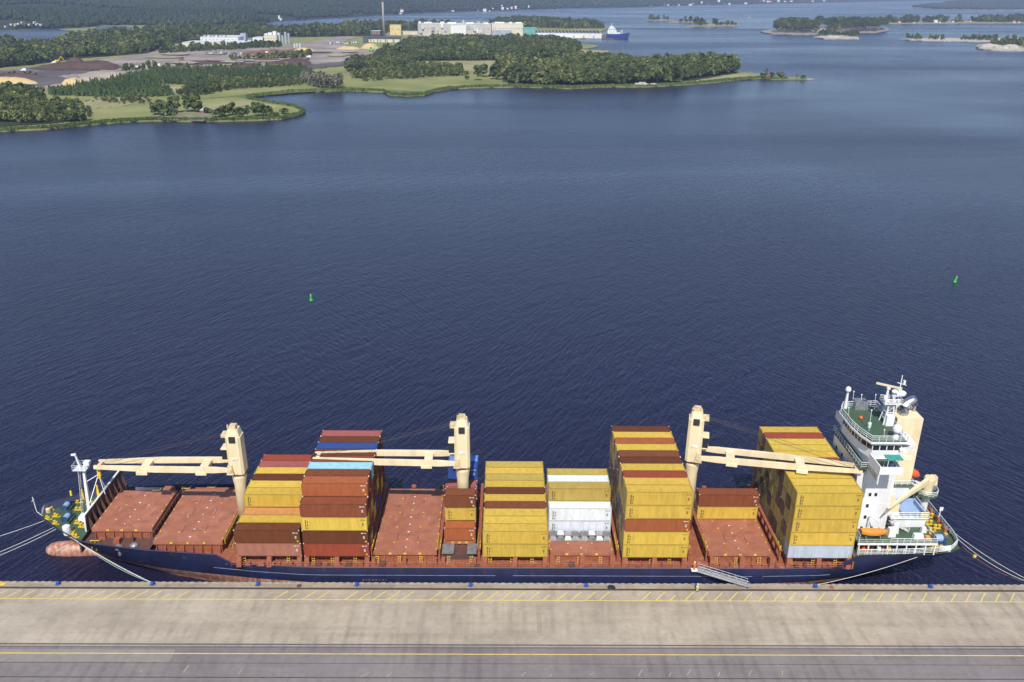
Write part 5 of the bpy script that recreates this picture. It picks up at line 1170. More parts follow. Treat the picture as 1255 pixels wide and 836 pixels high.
rope((-83.0, 137.1, 9.4), B1, .5, 'pale bow spring rope running down to the quay bollard, thickest of three', r=.04)
rope((-82.2, 136.6, 9.3), (B1[0]-.1, B1[1], B1[2]), 1.1, 'thin greenish bow rope sagging below the other spring ropes', 'rope_green')
rope((-82.6, 136.9, 9.4), (B1[0]+.1, B1[1], B1[2]), .8, 'pale bow spring rope sagging between the thick and the greenish one')
e0 = onz(-60, 718, QZ)[0]
rope((-90.3, 142.2, 9.6), (-118, 135.0, 4.3), .8, 'single bow rope leading off ahead above the twin ropes', r=.04)
rope((-87.5, 140.0, 9.5), (-108.5, 130.0, 4.4), .6, 'upper of the twin bow ropes leading ahead to the quay', r=.04)
rope((-86.8, 139.5, 9.5), (-108, 130.0, 4.4), .9, 'lower of the twin bow ropes leading ahead to the quay', r=.04)
sp_ = onz(997, 715.4, QZ)[0]
rope((77.6, 131.9, 9.3), (sp_.x, 129.75, QZ+.5), .5, 'long pale stern spring rope slanting down the blue hull to a bollard', r=.04)
rope((86.9, 141.5, 10.1), (100.8, 129.75, QZ+.5), .9, 'upper stern rope running from the poop rail over dark water', r=.04)
rope((87.0, 140.0, 10.0), (100.6, 129.75, QZ+.5), 1.6, 'sagging stern rope below the upper one over dark water', r=.04)
rope((87.0, 138.5, 9.8), (101.2, 131, QZ), 2.2, 'thin brown stern rope with an orange float', 'post_rust', .035)
b = MB(); b.blob((91.2, 136.1, 6.4), .35, 2); b.build('rope_float', 'yellow', center=True, label='small yellow float hanging on the stern rope', cat='float')
# gangway
pa = ony_ = Vector((36.4, 130.9, 6.9)); pb = Vector((45.8, 129.9, 4.25))
gw = empty('gangway', pb, label='grey metal gangway sloping from the ship side down to the quay', cat='gangway')
b = MB(); b.beam(pa, pb, .95, .14); b.beam(pa+Vector((0, -.47, .08)), pb+Vector((0, -.47, .08)), .1, .36); b.beam(pa+Vector((0, .47, .08)), pb+Vector((0, .47, .08)), .1, .36); b.build('gangway_floor', 'alloy', gw)
b = MB()
for s_ in (-.47, .47):
    b.rail([pa+Vector((0, s_, .1)), pb+Vector((0, s_, .1))], 1.05, 1.2, .045, 1)
b.build('handrail', 'alloy', gw)
b = MB(); b.box(pa.x-1.2, pa.x+.1, 130.6, 131.6, 6.75, 6.87); b.build('top_platform', 'rail_white', gw)
b = MB(); b.tube((pb.x-.2, 129.3, 4.16), (pb.x-.2, 130.5, 4.16), .14, n=10); b.build('gangway_roller', 'black', gw)
# people
def person(loc, yaw, coat, helmet, label, arm):
    P = empty('person', loc, label=label, cat='person'); P.rotation_euler.z = yaw
    def skin(name, verts, edges, rad, mm):
        me = bpy.data.meshes.new(name); me.from_pydata(verts, edges, []); o = bpy.data.objects.new(name, me); put(o, P)
        sm_ = o.modifiers.new('skin', 'SKIN'); 
        if not me.skin_vertices: me.attributes  # layer made below
        o.modifiers.remove(sm_); bm = bmesh.new(); bm.from_mesh(me); lay = bm.verts.layers.skin.verify(); bm.verts.ensure_lookup_table()
        for v, r in zip(bm.verts, rad): v[lay].radius = (r, r)
        bm.verts[0][lay].use_root = True; bm.to_mesh(me); bm.free()
        o.modifiers.new('skin', 'SKIN'); sb_ = o.modifiers.new('sub', 'SUBSURF'); sb_.levels = 1; sb_.render_levels = 1
        me.materials.append(MATS[mm]); return o
    J = [(0, 0, .95), (0, 0, 1.2), (0, .01, 1.42), (0, .02, 1.52), (0, .0, 1.63), (0, 0, 1.74),
         (.1, 0, .9), (.11, -.02, .5), (.12, .02, .09), (.13, -.12, .05), (-.1, 0, .9), (-.12, .03, .5), (-.12, .06, .09), (-.13, -.08, .05),
         (.2, .01, 1.4), (.26, .03, 1.13), (.27, -.06, .88), (.27, -.09, .79), (-.2, .01, 1.4), (-.27, -.02, 1.13), (-.25, -.2+arm*.0, .95+arm), (-.24, -.27, .98+arm)]
    E_ = [(0,1),(1,2),(2,3),(3,4),(4,5),(0,6),(6,7),(7,8),(8,9),(0,10),(10,11),(11,12),(12,13),(2,14),(14,15),(15,16),(16,17),(2,18),(18,19),(19,20),(20,21)]
    rad = [.15, .15, .15, .065, .1, .075, .09, .07, .055, .05, .09, .07, .055, .05, .07, .05, .042, .04, .07, .05, .042, .04]
    skin('body', J, E_, rad, 'skin')
    Jc = J[:3]+J[6:9]+J[10:13]+J[14:17]+J[18:21]
    Ec = [(0,1),(1,2),(0,3),(3,4),(4,5),(0,6),(6,7),(7,8),(2,9),(9,10),(10,11),(2,12),(12,13),(13,14)]
    rc_ = [.17, .175, .17, .105, .085, .075, .105, .085, .075, .085, .065, .055, .085, .065, .055]
    skin('coverall', Jc, Ec, rc_, coat)
    b = MB(); b.lathe((0, 0, 1.68), [(.17, 0), (.135, .02), (.125, .08), (.08, .14), (.02, .16)], 12); me = b.mesh('safety_helmet'); me.materials.append(MATS[helmet]); put(bpy.data.objects.new('safety_helmet', me), P)
    b = MB()
    for x in (.12, -.12): b.box(x-.05, x+.05, -.16 if x > 0 else -.12, .08, 0, .1, top=(.01, .02))
    me = b.mesh('boot'); me.materials.append(MATS['black']); put(bpy.data.objects.new('boot', me), P)
person((35.75, 131.1, 6.87), 2.6, 'hivis_orange', 'white', 'person in orange coverall and white helmet at the gangway head', 0)
person((36.0, 128.35, QZ+.036), .3, 'hivis_yellow', 'white', 'person in pale yellow workwear standing on the quay rail', .1)
# small things lying on the coping
for x, y, w, mm, lab in ((-38, 129.6, .5, 'deck_dark', 'brown rusty cover lying on the coping below the dark stack'), (20.2, 129.45, .8, 'black', 'black rubber mat lying on the quay coping'), (-93.2, 130.0, .6, 'yellow', 'yellow tarpaulin bundle by the far bollard'), (61.5, 129.6, .45, 'post_rust', 'rusty round cover on the coping near the stern')):
    b = MB(); b.lathe((x, y, QZ+.004), [(w, 0), (w*.9, .08), (w*.3, .12)], 9); b.build('quay_cover', mm, center=True, label=lab, cat='cover')

# ------------------------------------------------------------------ buoys
def buoy(u, v, tilt, label):
    p, t = onz(u, v, 0); B = empty('channel_buoy', p, label=label, cat='buoy'); B.rotation_euler = (0.05, tilt, 0)
    b = MB(); b.lathe((0, 0, 0), [(.55, -.9), (.62, -.2), (.6, .25), (.42, .6), (.3, 2.2), (.2, 2.35)], 14); me = b.mesh('buoy_body'); me.materials.append(MATS['buoy_green']); put(bpy.data.objects.new('buoy_body', me), B)
    b = MB(); b.lathe((0, 0, 2.35), [(.14, 0), (.16, .25), (.05, .35)], 8); me = b.mesh('buoy_lantern'); me.materials.append(MATS['rail_white']); put(bpy.data.objects.new('buoy_lantern', me), B)
    b = MB(); b.lathe((0, 0, -.1), [(.61, 0), (.63, .08), (.61, .16)], 14); me = b.mesh('waterline_band'); me.materials.append(MATS['black']); put(bpy.data.objects.new('waterline_band', me), B)
buoy(381.4, 368.5, 0.0, 'upright green channel buoy out on the water above the dark stack')
buoy(1170, 346, 0.16, 'tilted green channel buoy out on the water beyond the deckhouse')

# ------------------------------------------------------------------ islands and rocks to seaward
def island(name, px, z, material, seed): land(name, px, z, material, 3, seed=seed, kind='structure')
island('wooded_island', [(932,38.6),(945,41),(970,42),(1000,42.2),(1040,39.8),(1075,39.6),(1091,37),(1086,33.5),(1050,31.2),(1000,32.3),(960,34.5),(940,36.5)], 2.2, 'rock', 71)
island('small_island', [(996,45.2),(1010,47),(1053,47.2),(1051,43.5),(1015,42.6)], 2.4, 'rock_pale', 72)
island('low_spit', [(1083,29.2),(1150,28.7),(1255,28.3),(1330,28.3),(1330,24.2),(1200,25.2),(1085,27.2)], 1.6, 'straw', 73)
island('rocky_skerry', [(1102,47.6),(1130,49.6),(1180,50.2),(1225,51),(1270,51),(1270,46.5),(1180,46.5),(1120,46.6)], 1.8, 'rock_pale', 74)
island('bare_rock_island', [(1198,59),(1215,60.6),(1240,61.5),(1320,61),(1320,53),(1240,54),(1212,56)], 2.4, 'rock_pale', 75)
island('hilly_island', [(1118,9.2),(1150,12),(1200,12.6),(1340,11.5),(1340,3),(1180,4),(1130,7)], 2, 'rock', 76)
island('islet', [(787,24.6),(800,25.6),(826,25.1),(826,23.6),(795,23.6)], 1.5, 'rock', 77)
island('islet', [(818,27.6),(855,27.1),(857,26),(825,26.2)], 1.3, 'straw', 78)
island('islet', [(840,32),(870,32.6),(907,31.6),(905,30),(860,29.6)], 1.5, 'straw', 79)
island('skerry', [(970,96.8),(992,97.2),(999,96.6),(990,96.1)], .8, 'rock_pale', 80)
def boulder(u, v, r, seed, label, material='rock_pale'):
    p, t = onz(u, v, 0.8); b = MB(); b.blob(p+Vector((0, r[1]*.7, 0)), r, seed, 12, 7, .16); b.build('shore_rock', material, center=True, label=label, cat='rock', smooth=False, group='mossy boulders below the cabin trees' if material == 'rock_mossy' else None)
boulder(1217, 59.5, (26, 20, 9), 1, 'big pale bare rock rising at the tip of the rock island')
boulder(1229, 60.5, (16, 14, 7), 2, 'smaller pale rock between the two big rocks of the rock island')
boulder(1243, 60.6, (19, 16, 9), 3, 'broad pale rock under the pines of the rock island')
boulder(787, 105.3, (9, 6, 4), 4, 'large grey rock on the shore under the headland wood')
boulder(801, 105, (6, 4, 2.6), 5, 'smaller grey rock beside the large one under the headland wood')
boulder(478, 116.2, (3, 2.4, 1.6), 6, 'dark rock at the reed point below the meadow', 'rock')
for i in range(9):
    boulder(190+i*7.5, 145.5+(i % 3)*.6-(i > 6)*1.5, (NP.uniform(1.6, 3.2), NP.uniform(1.4, 2.6), NP.uniform(.7, 1.6)), 60+i, 'mossy grey boulder on the rocky shore below the cabin trees', 'rock_mossy')
boulder(1022, 46.6, (20, 12, 5), 7, 'pale rock slab on the small island before the wooded one')
boulder(1006, 39.5, (40, 26, 9), 8, 'grey bare rock slope in the middle of the wooded island', 'rock')
land('rocky_ground', [(185,143),(205,146),(250,147.5),(262,143),(250,138.5),(225,139),(200,140.5)], 2.0, 'rock_mossy', .8, seed=81, kind='structure')
forest('island_wood', 'dark wood covering the rocky island in open water', [[(944,40),(970,41),(1002,41.3),(1000,36),(980,34),(955,35.5)], [(998,35.2),(1016,34.6),(1016,33.2),(996,33.8)], [(1013,40.5),(1040,39),(1075,38.9),(1089,36.5),(1083,33.6),(1050,31.6),(1015,33)]], 9, 14, ['broad', 'tall', 'conifer'], seed=31, tint=.3, z=2, trunks=False, hill=15)
forest('small_island_wood', 'clump of trees on the small pale island', [[(1000,44.5),(1030,44.6),(1052,46.6),(1051,44),(1016,43)]], 8.5, 10, ['broad', 'tall'], seed=32, tint=.32, z=2, trunks=False, keep=.8)
forest('spit_wood', 'line of trees along the low spit near the houses', [[(1086,28.3),(1125,27.9),(1125,26.4),(1086,27)], [(1130,27.9),(1160,27.7),(1160,26.2),(1130,26.3)], [(1170,27.6),(1176,27.6),(1176,26.6),(1170,26.6)], [(1190,27.2),(1210,27.4),(1330,27.3),(1330,24.6),(1205,25.4)]], 12, 20, ['broad', 'tall', 'conifer'], seed=33, tint=.28, z=1.5, trunks=False)
forest('skerry_wood', 'low pines on the rocky skerry', [[(1110,48),(1130,48.6),(1130,47),(1112,47.2)], [(1138,48.6),(1160,49),(1160,47),(1140,47)], [(1176,49.4),(1200,49.6),(1222,50.4),(1222,47),(1178,47)]], 9.5, 9.5, ['broad', 'conifer', 'bush'], seed=34, tint=.3, z=1.6, trunks=False, keep=.75)
forest('rock_island_wood', 'dark pines behind the bare rocks at the picture edge', [[(1214,58.6),(1235,58.8),(1262,59.8),(1320,59.5),(1320,54),(1240,55),(1216,56.5)]], 7, 11, ['broad', 'conifer', 'bush'], seed=35, tint=.3, z=2.2, trunks=False, keep=.85, hill=4)
forest('islet_wood', 'trees on the far small islets', [[(795,24.9),(808,25),(808,24.2),(795,24.2)], [(813,24.9),(822,24.8),(822,24.2),(813,24.2)], [(832,27.1),(857,26.9),(857,26.5),(834,26.6)], [(851,31.3),(867,31.5),(867,30.4),(852,30.3)], [(870,31.6),(904,31.1),(903,30.6),(872,30.8)]], 14, 17, ['broad', 'tall', 'bush'], seed=36, tint=.25, z=1.3, trunks=False)
xs, ys = scatter([(1119,9),(1150,11.7),(1200,12.2),(1340,11.2),(1340,4),(1180,4.6),(1130,7.2)], 26, np.random.default_rng(5))
cx_, cy_ = xs.mean(), ys.mean(); zz = 2+52*np.clip(1-((xs-cx_-150)/900)**2-((ys-cy_)/700)**2, 0, 1)+8*vnoise(xs, ys, 120, 4)
far_crowns('hilly_island_forest', 'forest covering the hilly far island', xs, ys, zz, np.full(len(xs), 15.)*NP.uniform(.7, 1.15, len(xs)), np.full(len(xs), 14.), 9)
gx, gy = np.meshgrid(np.linspace(xs.min(), xs.max(), 40), np.linspace(ys.min(), ys.max(), 30)); gz = 1+52*np.clip(1-((gx-cx_-150)/900)**2-((gy-cy_)/700)**2, 0, 1)
ii, jj = np.meshgrid(np.arange(39), np.arange(29)); a = (jj*40+ii).ravel()
k_ = gz.ravel() > 1.2; F_ = np.stack([a, a+1, a+41, a+40], -1); F_ = F_[k_[F_].all(1)]
me = fast_mesh('island_hill', np.stack([gx, gy, gz], -1).reshape(-1, 3), F_); me.materials.append(MATS['forest_floor']); put(bpy.data.objects.new('island_hill', me), kind='structure')

# ------------------------------------------------------------------ trees standing by themselves
TM = {}
def single_tree(u, v, hpx, kind, name, label, seed, material='leaf', group=None, wid=1.1):
    p, t = onz(u, v, 1.2); h = hpx*t/F_PX*1.04; key = (kind, seed % 3, material)
    if key not in TM:
        V, F, T = SHAPES[kind][seed % 5]; me = fast_mesh('crown', V, F, np.clip(T+.42, 0, 1)); me.materials.append(MATS[material])
        tm = trunk_mb(kind, seed % 3).mesh('trunk'); tm.materials.append(MATS['bark']); TM[key] = (me, tm)
    o = empty(name, p, label=label, cat='tree', group=group); o.scale = (h*wid, h*wid, h); o.rotation_euler.z = seed*1.7
    for nm, me in zip(('crown', 'trunk'), TM[key]): put(bpy.data.objects.new(nm, me), o)
for i, (u, v, h, k, lab) in enumerate([
    (190, 140.5, 13, 'broad', 'rounded tree at the meadow end of the cabin rocks'), (199, 141, 17, 'broad', 'full tree just before the dark cabin'), (204.5, 142.5, 9, 'bush', 'low bushy tree beside the small shed on the shore'),
    (211, 138, 18, 'tall', 'tall tree rising behind the dark cabin'), (218, 138, 19, 'tall', 'tallest tree behind the dark cabin'), (229, 136.5, 18, 'tall', 'slim tree at the edge of the clump next to the red boathouse'),
    (237, 137, 20, 'broad', 'broad dark tree standing beside the red boathouse'), (243, 137.5, 11, 'broad', 'small tree leaning against the broad dark one by the boathouse'), (254, 138.5, 6, 'bush', 'low bush just past the red boathouse'),
    (268, 143.5, 9, 'bush', 'first bush of the row on the low point'), (274, 142.5, 12, 'broad', 'light green tree starting the row on the low point'), (282, 141.5, 14, 'broad', 'dense tree in the row on the low point, beside the light green one'),
    (290, 143, 10, 'broad', 'short tree filling the middle gap of the point row'), (297, 144, 12, 'broad', 'rounded tree at the waterside in the middle of the point row'), (304, 143.5, 13, 'tall', 'greyish tree in the middle of the point row'),
    (311, 142.5, 14, 'sparse', 'thin leaved tree with bare twigs in the point row'), (317, 142.5, 16, 'broad', 'tallest tree of the point row'), (325, 142.5, 14, 'broad', 'wide tree behind the end of the point row'), (331, 143, 11, 'broad', 'sloping tree closing the point row'),
    (338, 143, 5, 'bush', 'spreading shrub past the end of the point row'), (348, 139.5, 6, 'bush', 'lone bush near the reedy tip of the point'),
    (92, 139.5, 17, 'conifer', 'dark conifer standing up at the edge of the leafy wood'), (80, 141, 14, 'sparse', 'pale grey green tree beside the dark conifer'),
    (585, 98.5, 17, 'tall', 'slender pale tree standing on the meadow'), (592, 94, 14, 'broad', 'round tree behind the slender pale one'), (606, 92.5, 13, 'broad', 'dark round tree by the gap in the field hedge'), (609, 97, 9, 'bush', 'grey green bush standing out on the meadow'),
    (572, 97.2, 3.5, 'bush', 'tiny round shrub alone on the meadow'), (571, 92.3, 4.5, 'bush', 'small shrub at the end of the hedge strip'), (449, 99.6, 3.4, 'bush', 'small shrub below the field hedge'), (465, 97.8, 4.5, 'bush', 'wide low shrub below the field hedge'), (619, 101, 3.6, 'bush', 'dark shrub where the headland wood begins'),
    (832, 101.3, 5, 'bush', 'low dark thicket on the straw coloured spit'), (939, 95, 10, 'sparse', 'thin tree with bare top beside the red spit hut'), (935, 95.3, 5, 'bush', 'bush in front of the red spit hut'), (946, 95.4, 6.5, 'broad', 'round bush behind the red spit hut'), (957, 95, 5.5, 'bush', 'flat bush at the end of the spit thicket'), (976.5, 96.3, 5, 'sparse', 'thin upright tree out on the spit skerry'), (983.5, 96.4, 3.6, 'bush', 'tiny dark bush at the outer end of the skerry')]):
    single_tree(u, v, h, k, {'conifer': 'conifer_tree', 'bush': 'bush'}.get(k, 'leafy_tree'), lab, i+3, 'leaf_conifer' if k == 'conifer' else 'leaf', wid=1.25 if k in ('broad', 'bush') else 1.0)
p, t = onz(763, 80, 1.5)
o = empty('dead_tree', p, label='grey dead spire of a tree sticking up from the headland wood', cat='tree')
b = MB(); h = 26*t/F_PX
b.path([p, p+Vector((.3, 0, h*.5)), p+Vector((0, 0, h))], [.5, .35, .08], 6)
for i in range(16):
    z = h*(.25+.72*i/16); a = i*2.4; b.tube(p+Vector((.2, 0, z)), p+Vector((.2+math.cos(a)*(2.2-1.9*i/16), math.sin(a)*1.5, z+.5)), .14, .05, 5)
b.build('trunk', 'bark_pale', o)

# ------------------------------------------------------------------ buildings on the far land
for n_, c_, d_ in (('wall_white', (.72, .72, .69), (.6, .6, .57)), ('wall_cream', (.66, .6, .45), (.54, .49, .36)), ('wall_yellow', (.66, .52, .2), (.58, .45, .16)), ('wall_grey', (.36, .38, .42), (.27, .29, .33)), ('wall_red', (.26, .05, .04), (.18, .04, .03)),
                   ('roof_dark', (.075, .075, .08), (.05, .05, .055)), ('roof_pale', (.55, .56, .57), (.45, .46, .47)), ('roof_tile', (.3, .09, .05), (.22, .07, .045)), ('wall_brown', (.22, .11, .08), (.16, .08, .06)), ('roof_teal', (.12, .36, .32), (.1, .3, .27)), ('concrete_pale', (.52, .48, .41), (.4, .37, .32)), ('dark_metal', (.09, .1, .12), (.06, .065, .08))):
    mat(n_, c_, .7, 0, d_, .15, .8, detail=8)
def px_box(u0, u1, v, hpx, dm, z=1.7, up=0.0):
    """a box standing at traced ground row v: world extents (x0, x1, y0, y1, z0, z1)"""
    p0, t = onz(u0, v, z); p1, _ = onz(u1, v, z); k = t/F_PX*1.03
    return p0.x, p1.x, (p0.y+p1.y)/2, (p0.y+p1.y)/2+dm, z+up*k, z+(up+hpx)*k
def building(name, label, cat, u0, u1, v, hpx, dm, wall, roof=None, z=1.7, windows=0, doors=0, shape='flat', extra=()):
    x0, x1, y0, y1, z0, z1 = px_box(u0, u1, v, hpx, dm, z); o = empty(name, ((x0+x1)/2, y0, z0), label=label, cat=cat)
    b = MB(); b.box(x0, x1, y0, y1, z0-1, z1); b.build('wall', wall, o); h = z1-z0
    b = MB()
    if shape == 'gable':
        rh = min(y1-y0, x1-x0)*.42; e = .4
        if x1-x0 >= y1-y0:
            ym = (y0+y1)/2; P_ = [(x0-e, y0-e, z1), (x1+e, y0-e, z1), (x1+e, y1+e, z1), (x0-e, y1+e, z1), (x0-e, ym, z1+rh), (x1+e, ym, z1+rh)]; b.add(P_, [(0,1,5,4),(2,3,4,5),(1,2,5),(3,0,4),(0,3,2,1)])
        else:
            xm = (x0+x1)/2; P_ = [(x0-e, y0-e, z1), (x0-e, y1+e, z1), (x1+e, y1+e, z1), (x1+e, y0-e, z1), (xm, y0-e, z1+rh), (xm, y1+e, z1+rh)]; b.add(P_, [(0,4,5,1),(3,2,5,4),(0,3,4),(1,5,2),(0,1,2,3)])
    else: b.box(x0-.3, x1+.3, y0-.3, y1+.3, z1, z1+.6)
    rf = b.build('roof', roof or wall, o)
    for i in range(windows):
        x = x0+(x1-x0)*(i+.5)/windows; w = min((x1-x0)/windows*.5, h*.3); b = MB(); b.box(x-w/2, x+w/2, y0-.08, y0+.1, z0+h*.55, z0+h*.68); b.build('window', 'wall_grey', o)
    for i in range(doors):
        x = x0+(x1-x0)*(i+.8)/(doors+.6); w = min((x1-x0)*.12, h*.4, 6); b = MB(); b.box(x-w/2, x+w/2, y0-.1, y0+.1, z0, z0+min(h*.5, 5)); b.build('door', 'wall_grey', o)
    return o, (x0, x1, y0, y1, z0, z1), rf
# white factory behind the log yard
o, B_, r_ = building('factory_shed', 'long low cream factory shed beside the log yard', 'factory', 222, 300, 57.6, 4.6, 60, 'wall_cream', 'roof_pale', doors=3)
o, B_, r_ = building('factory_hall', 'long white factory hall with roof units behind the cream shed', 'factory', 245, 293, 52.6, 6.4, 70, 'wall_white', 'roof_pale', windows=10)
x0, x1, y0, y1, z0, z1 = B_
for i, f in enumerate((.05, .16, .27, .36, .5, .57)):
    b = MB(); b.box(x0+(x1-x0)*f, x0+(x1-x0)*(f+.06), y0+8, y0+22, z1+.6, z1+3.2); b.build('roof_unit', 'roof_pale' if i % 2 else 'wall_grey', r_)
building('drying_tower', 'grey ribbed tower at the end of the white factory hall', 'tower', 295.4, 302, 51.5, 10, 12, 'wall_grey', 'roof_dark', windows=3)
building('factory_annexe', 'low pale annexe between the grey tower and white block', 'factory', 286, 310, 53.4, 2.6, 30, 'wall_white', 'roof_pale', windows=5)
building('white_block', 'plain white block between the towers of the factory', 'factory', 310, 322.6, 52.6, 5.6, 40, 'wall_white', 'roof_pale', windows=3)
o, B_, r_ = building('process_building', 'stepped cream process building with pipes on its roof', 'factory', 324, 340, 53, 9, 35, 'wall_cream', 'roof_pale', windows=6, doors=1)
x0, x1, y0, y1, z0, z1 = B_
for f, w, h in ((.02, .2, 3), (.3, .3, 4.6), (.68, .25, 7)):
    b = MB(); b.box(x0+(x1-x0)*f, x0+(x1-x0)*(f+w), y0+4, y0+16, z1+.6, z1+h); b.build('roof_unit', 'wall_white', r_)
building('slanting_tower', 'slim white tower beside the stepped process building', 'tower', 339.6, 343.4, 52.5, 11.5, 10, 'wall_white', 'roof_dark')
for i, (u0, u1, v, h) in enumerate(((345.2, 348, 53.5, 9), (348.6, 352, 53.8, 13), (352.6, 355.6, 53.6, 11.5))):
    x0, x1, y0, y1, z0, z1 = px_box(u0, u1, v, h, 10)
    S_ = empty('silo', ((x0+x1)/2, y0, z0), label='grey round silo, ' + ('shortest of the trio' if i == 0 else 'tallest of the trio' if i == 1 else 'middle height one with a lamp mast') + ' by the factory', cat='silo', group='grey silos by the factory')
    b = MB(); r = (x1-x0)/2; b.lathe(((x0+x1)/2, y0+r, z0-1), [(r, 0), (r, z1-z0), (r*.9, z1-z0+1), (.4, z1-z0+1.6)], 16); b.build('silo_shell', 'wall_grey', S_)
    b = MB(); b.rail([((x0+x1)/2+r*.9*math.cos(a), y0+r+r*.9*math.sin(a), z1) for a in np.linspace(0, 6.28, 9)[:-1]], 1.2, 3, .12, 1, True); b.build('silo_railing', 'dark_metal', S_)
for i, (u, v) in enumerate(((361, 58.6), (364, 58.3), (367.5, 58.4))):
    x0, x1, y0, y1, z0, z1 = px_box(u-1.3, u+1.3, v, 4, 6); b = MB(); r = (x1-x0)/2; b.lathe(((x0+x1)/2, y0+r, z0-1), [(r, 0), (r, z1-z0+1), (.3, z1-z0+2)], 12); b.build('storage_tank', 'roof_pale', center=True, label=f"pale storage tank by the bark heaps, {['next to the silos', 'middle of three', 'next to the chip heap'][i]}", cat='tank', group='pale tanks by the bark heaps')
# pulp mill
o, B_, r_ = building('timber_shed', 'wide pale shed with a dark sagging roof near the chip heap', 'warehouse', 451, 490, 51.6, 5.0, 45, 'wall_cream', 'roof_dark', doors=4)
x0, x1, y0, y1, z0, z1 = B_
b = MB(); b.box(x0-3, x1+3, y0-1.5, y0+2, z1-1.5, z1+.9); b.build('eave_fascia', 'roof_dark', r_)
for f in (.08, .3, .55, .8):
    b = MB(); x = x0+(x1-x0)*f; b.box(x-.6, x+.6, y0-1.2, y0-.2, z0-1, z1-1.5); b.build('shed_pillar', 'dark_metal', o)
building('chip_hopper', 'dark machine tower at the corner of the pale shed', 'hopper', 445, 451, 52.8, 6.5, 10, 'dark_metal', 'roof_dark')
x0, x1, y0, y1, z0, z1 = px_box(469, 472.2, 44, 37.5, 6); ch = empty('chimney', ((x0+x1)/2, y0, z0), label='tall slim concrete chimney beside the yellow block', cat='chimney')
b = MB(); r = (x1-x0)/2; b.lathe(((x0+x1)/2, y0+r, z0-1), [(r*1.05, 0), (r*.75, z1-z0), (r*.75, z1-z0+1)], 16); b.build('chimney_shaft', 'concrete_pale', ch, smooth=True)
b = MB(); b.lathe(((x0+x1)/2, y0+r, z1-1.5), [(r*.85, 0), (r*.85, 1.6)], 16); b.build('chimney_cap', 'wall_grey', ch)
building('boiler_house', 'square yellow boiler house beside the tall chimney', 'boiler house', 478, 491.6, 43, 11, 22, 'wall_yellow', 'wall_yellow', windows=2, doors=1)
building('brick_store', 'low brown brick store beside the chimney', 'store', 455, 466, 43.2, 4.6, 25, 'wall_brown', 'roof_pale', windows=3)
building('pipe_house', 'low pale annexe linking the yellow block and the mill', 'mill', 491.6, 512, 42.5, 3.2, 25, 'wall_cream', 'roof_pale', windows=4)
o, B_, r_ = building('pulp_mill', 'very long pale mill building behind the hill wood', 'mill', 512, 602, 44.5, 13.6, 60, 'concrete_pale', 'roof_pale', windows=16, doors=2)
x0, x1, y0, y1, z0, z1 = B_
for f, w, h in ((.0, .03, 4), (.08, .1, 3), (.3, .05, 4), (.4, .12, 3), (.6, .03, 7), (.66, .1, 3), (.8, .05, 5), (.9, .06, 3)):
    b = MB(); b.box(x0+(x1-x0)*f, x0+(x1-x0)*(f+w), y0+10, y0+30, z1+.6, z1+.6+h); b.build('roof_unit', 'wall_white' if h < 5 else 'wall_grey', r_)
b = MB(); b.box(x0+(x1-x0)*.45, x0+(x1-x0)*.66, y0-6, y0-.2, z0, z1-3); b.build('front_wing', 'wall_white', o)
b = MB(); b.box(x0-.5, x0+(x1-x0)*.03, y0-3, y0-.2, z0, z1+1); b.build('end_tower', 'wall_grey', o)
rm_ = random.Random(6)
for i in range(26):
    f = rm_.random()*.95; w = rm_.uniform(1.5, 9); h0 = rm_.uniform(.25, .7); hh = rm_.uniform(.1, .4); b = MB(); xx = x0+(x1-x0)*f
    b.box(xx, xx+w, y0-rm_.uniform(.4, 4), y0-.1, z0+(z1-z0)*h0, z0+(z1-z0)*min(1.12, h0+hh)); b.build('wall_unit', rm_.choice(['wall_grey', 'roof_pale', 'wall_cream', 'wall_white', 'concrete_pale', 'dark_metal']), o)
for i in range(9):
    xx = x0+(x1-x0)*rm_.random(); b = MB(); b.tube((xx, y0+6, z1), (xx, y0+6, z1+rm_.uniform(3, 9)), .9, n=7); b.build('vent_stack', 'roof_pale', r_)
o, B_, r_ = building('paper_hall', 'pale stepped hall at the water end of the mill', 'mill', 602.6, 641, 44.5, 14, 55, 'wall_cream', 'roof_pale', windows=12, doors=3)
x0, x1, y0, y1, z0, z1 = B_
for f, w in ((.1, .3), (.55, .1), (.75, .2)):
    b = MB(); b.box(x0+(x1-x0)*f, x0+(x1-x0)*(f+w), y0+6, y0+20, z1+.6, z1+3.4); b.build('roof_unit', 'wall_white', r_)
b = MB(); b.box(x0, x0+(x1-x0)*.62, y0-12, y0-.2, z0, z0+(z1-z0)*.5); b.build('front_wing', 'wall_grey', o)
building('teal_hall', 'teal roofed hall between the pale mill and the warehouse', 'hall', 641.6, 657.4, 45, 9.5, 45, 'roof_teal', 'roof_teal', windows=2)
o, B_, r_ = building('quay_warehouse', 'long white warehouse with dark sawtooth roof by the far jetty', 'warehouse', 657, 736.5, 46.4, 5.2, 50, 'wall_white', 'wall_grey', doors=6)
x0, x1, y0, y1, z0, z1 = B_
for i in range(19):
    a, c = x0+(x1-x0)*i/19, x0+(x1-x0)*(i+.62)/19; b = MB()
    b.add([(a, y0+1, z1+.6), (c, y0+1, z1+.6), (c, y1-1, z1+.6), (a, y1-1, z1+.6), (a, y0+1, z1+5.2), (a, y1-1, z1+5.2)], [(0,3,2,1),(0,1,4),(1,2,5,4),(2,3,5),(3,0,4,5)]); b.build('sawtooth', 'roof_dark', r_)
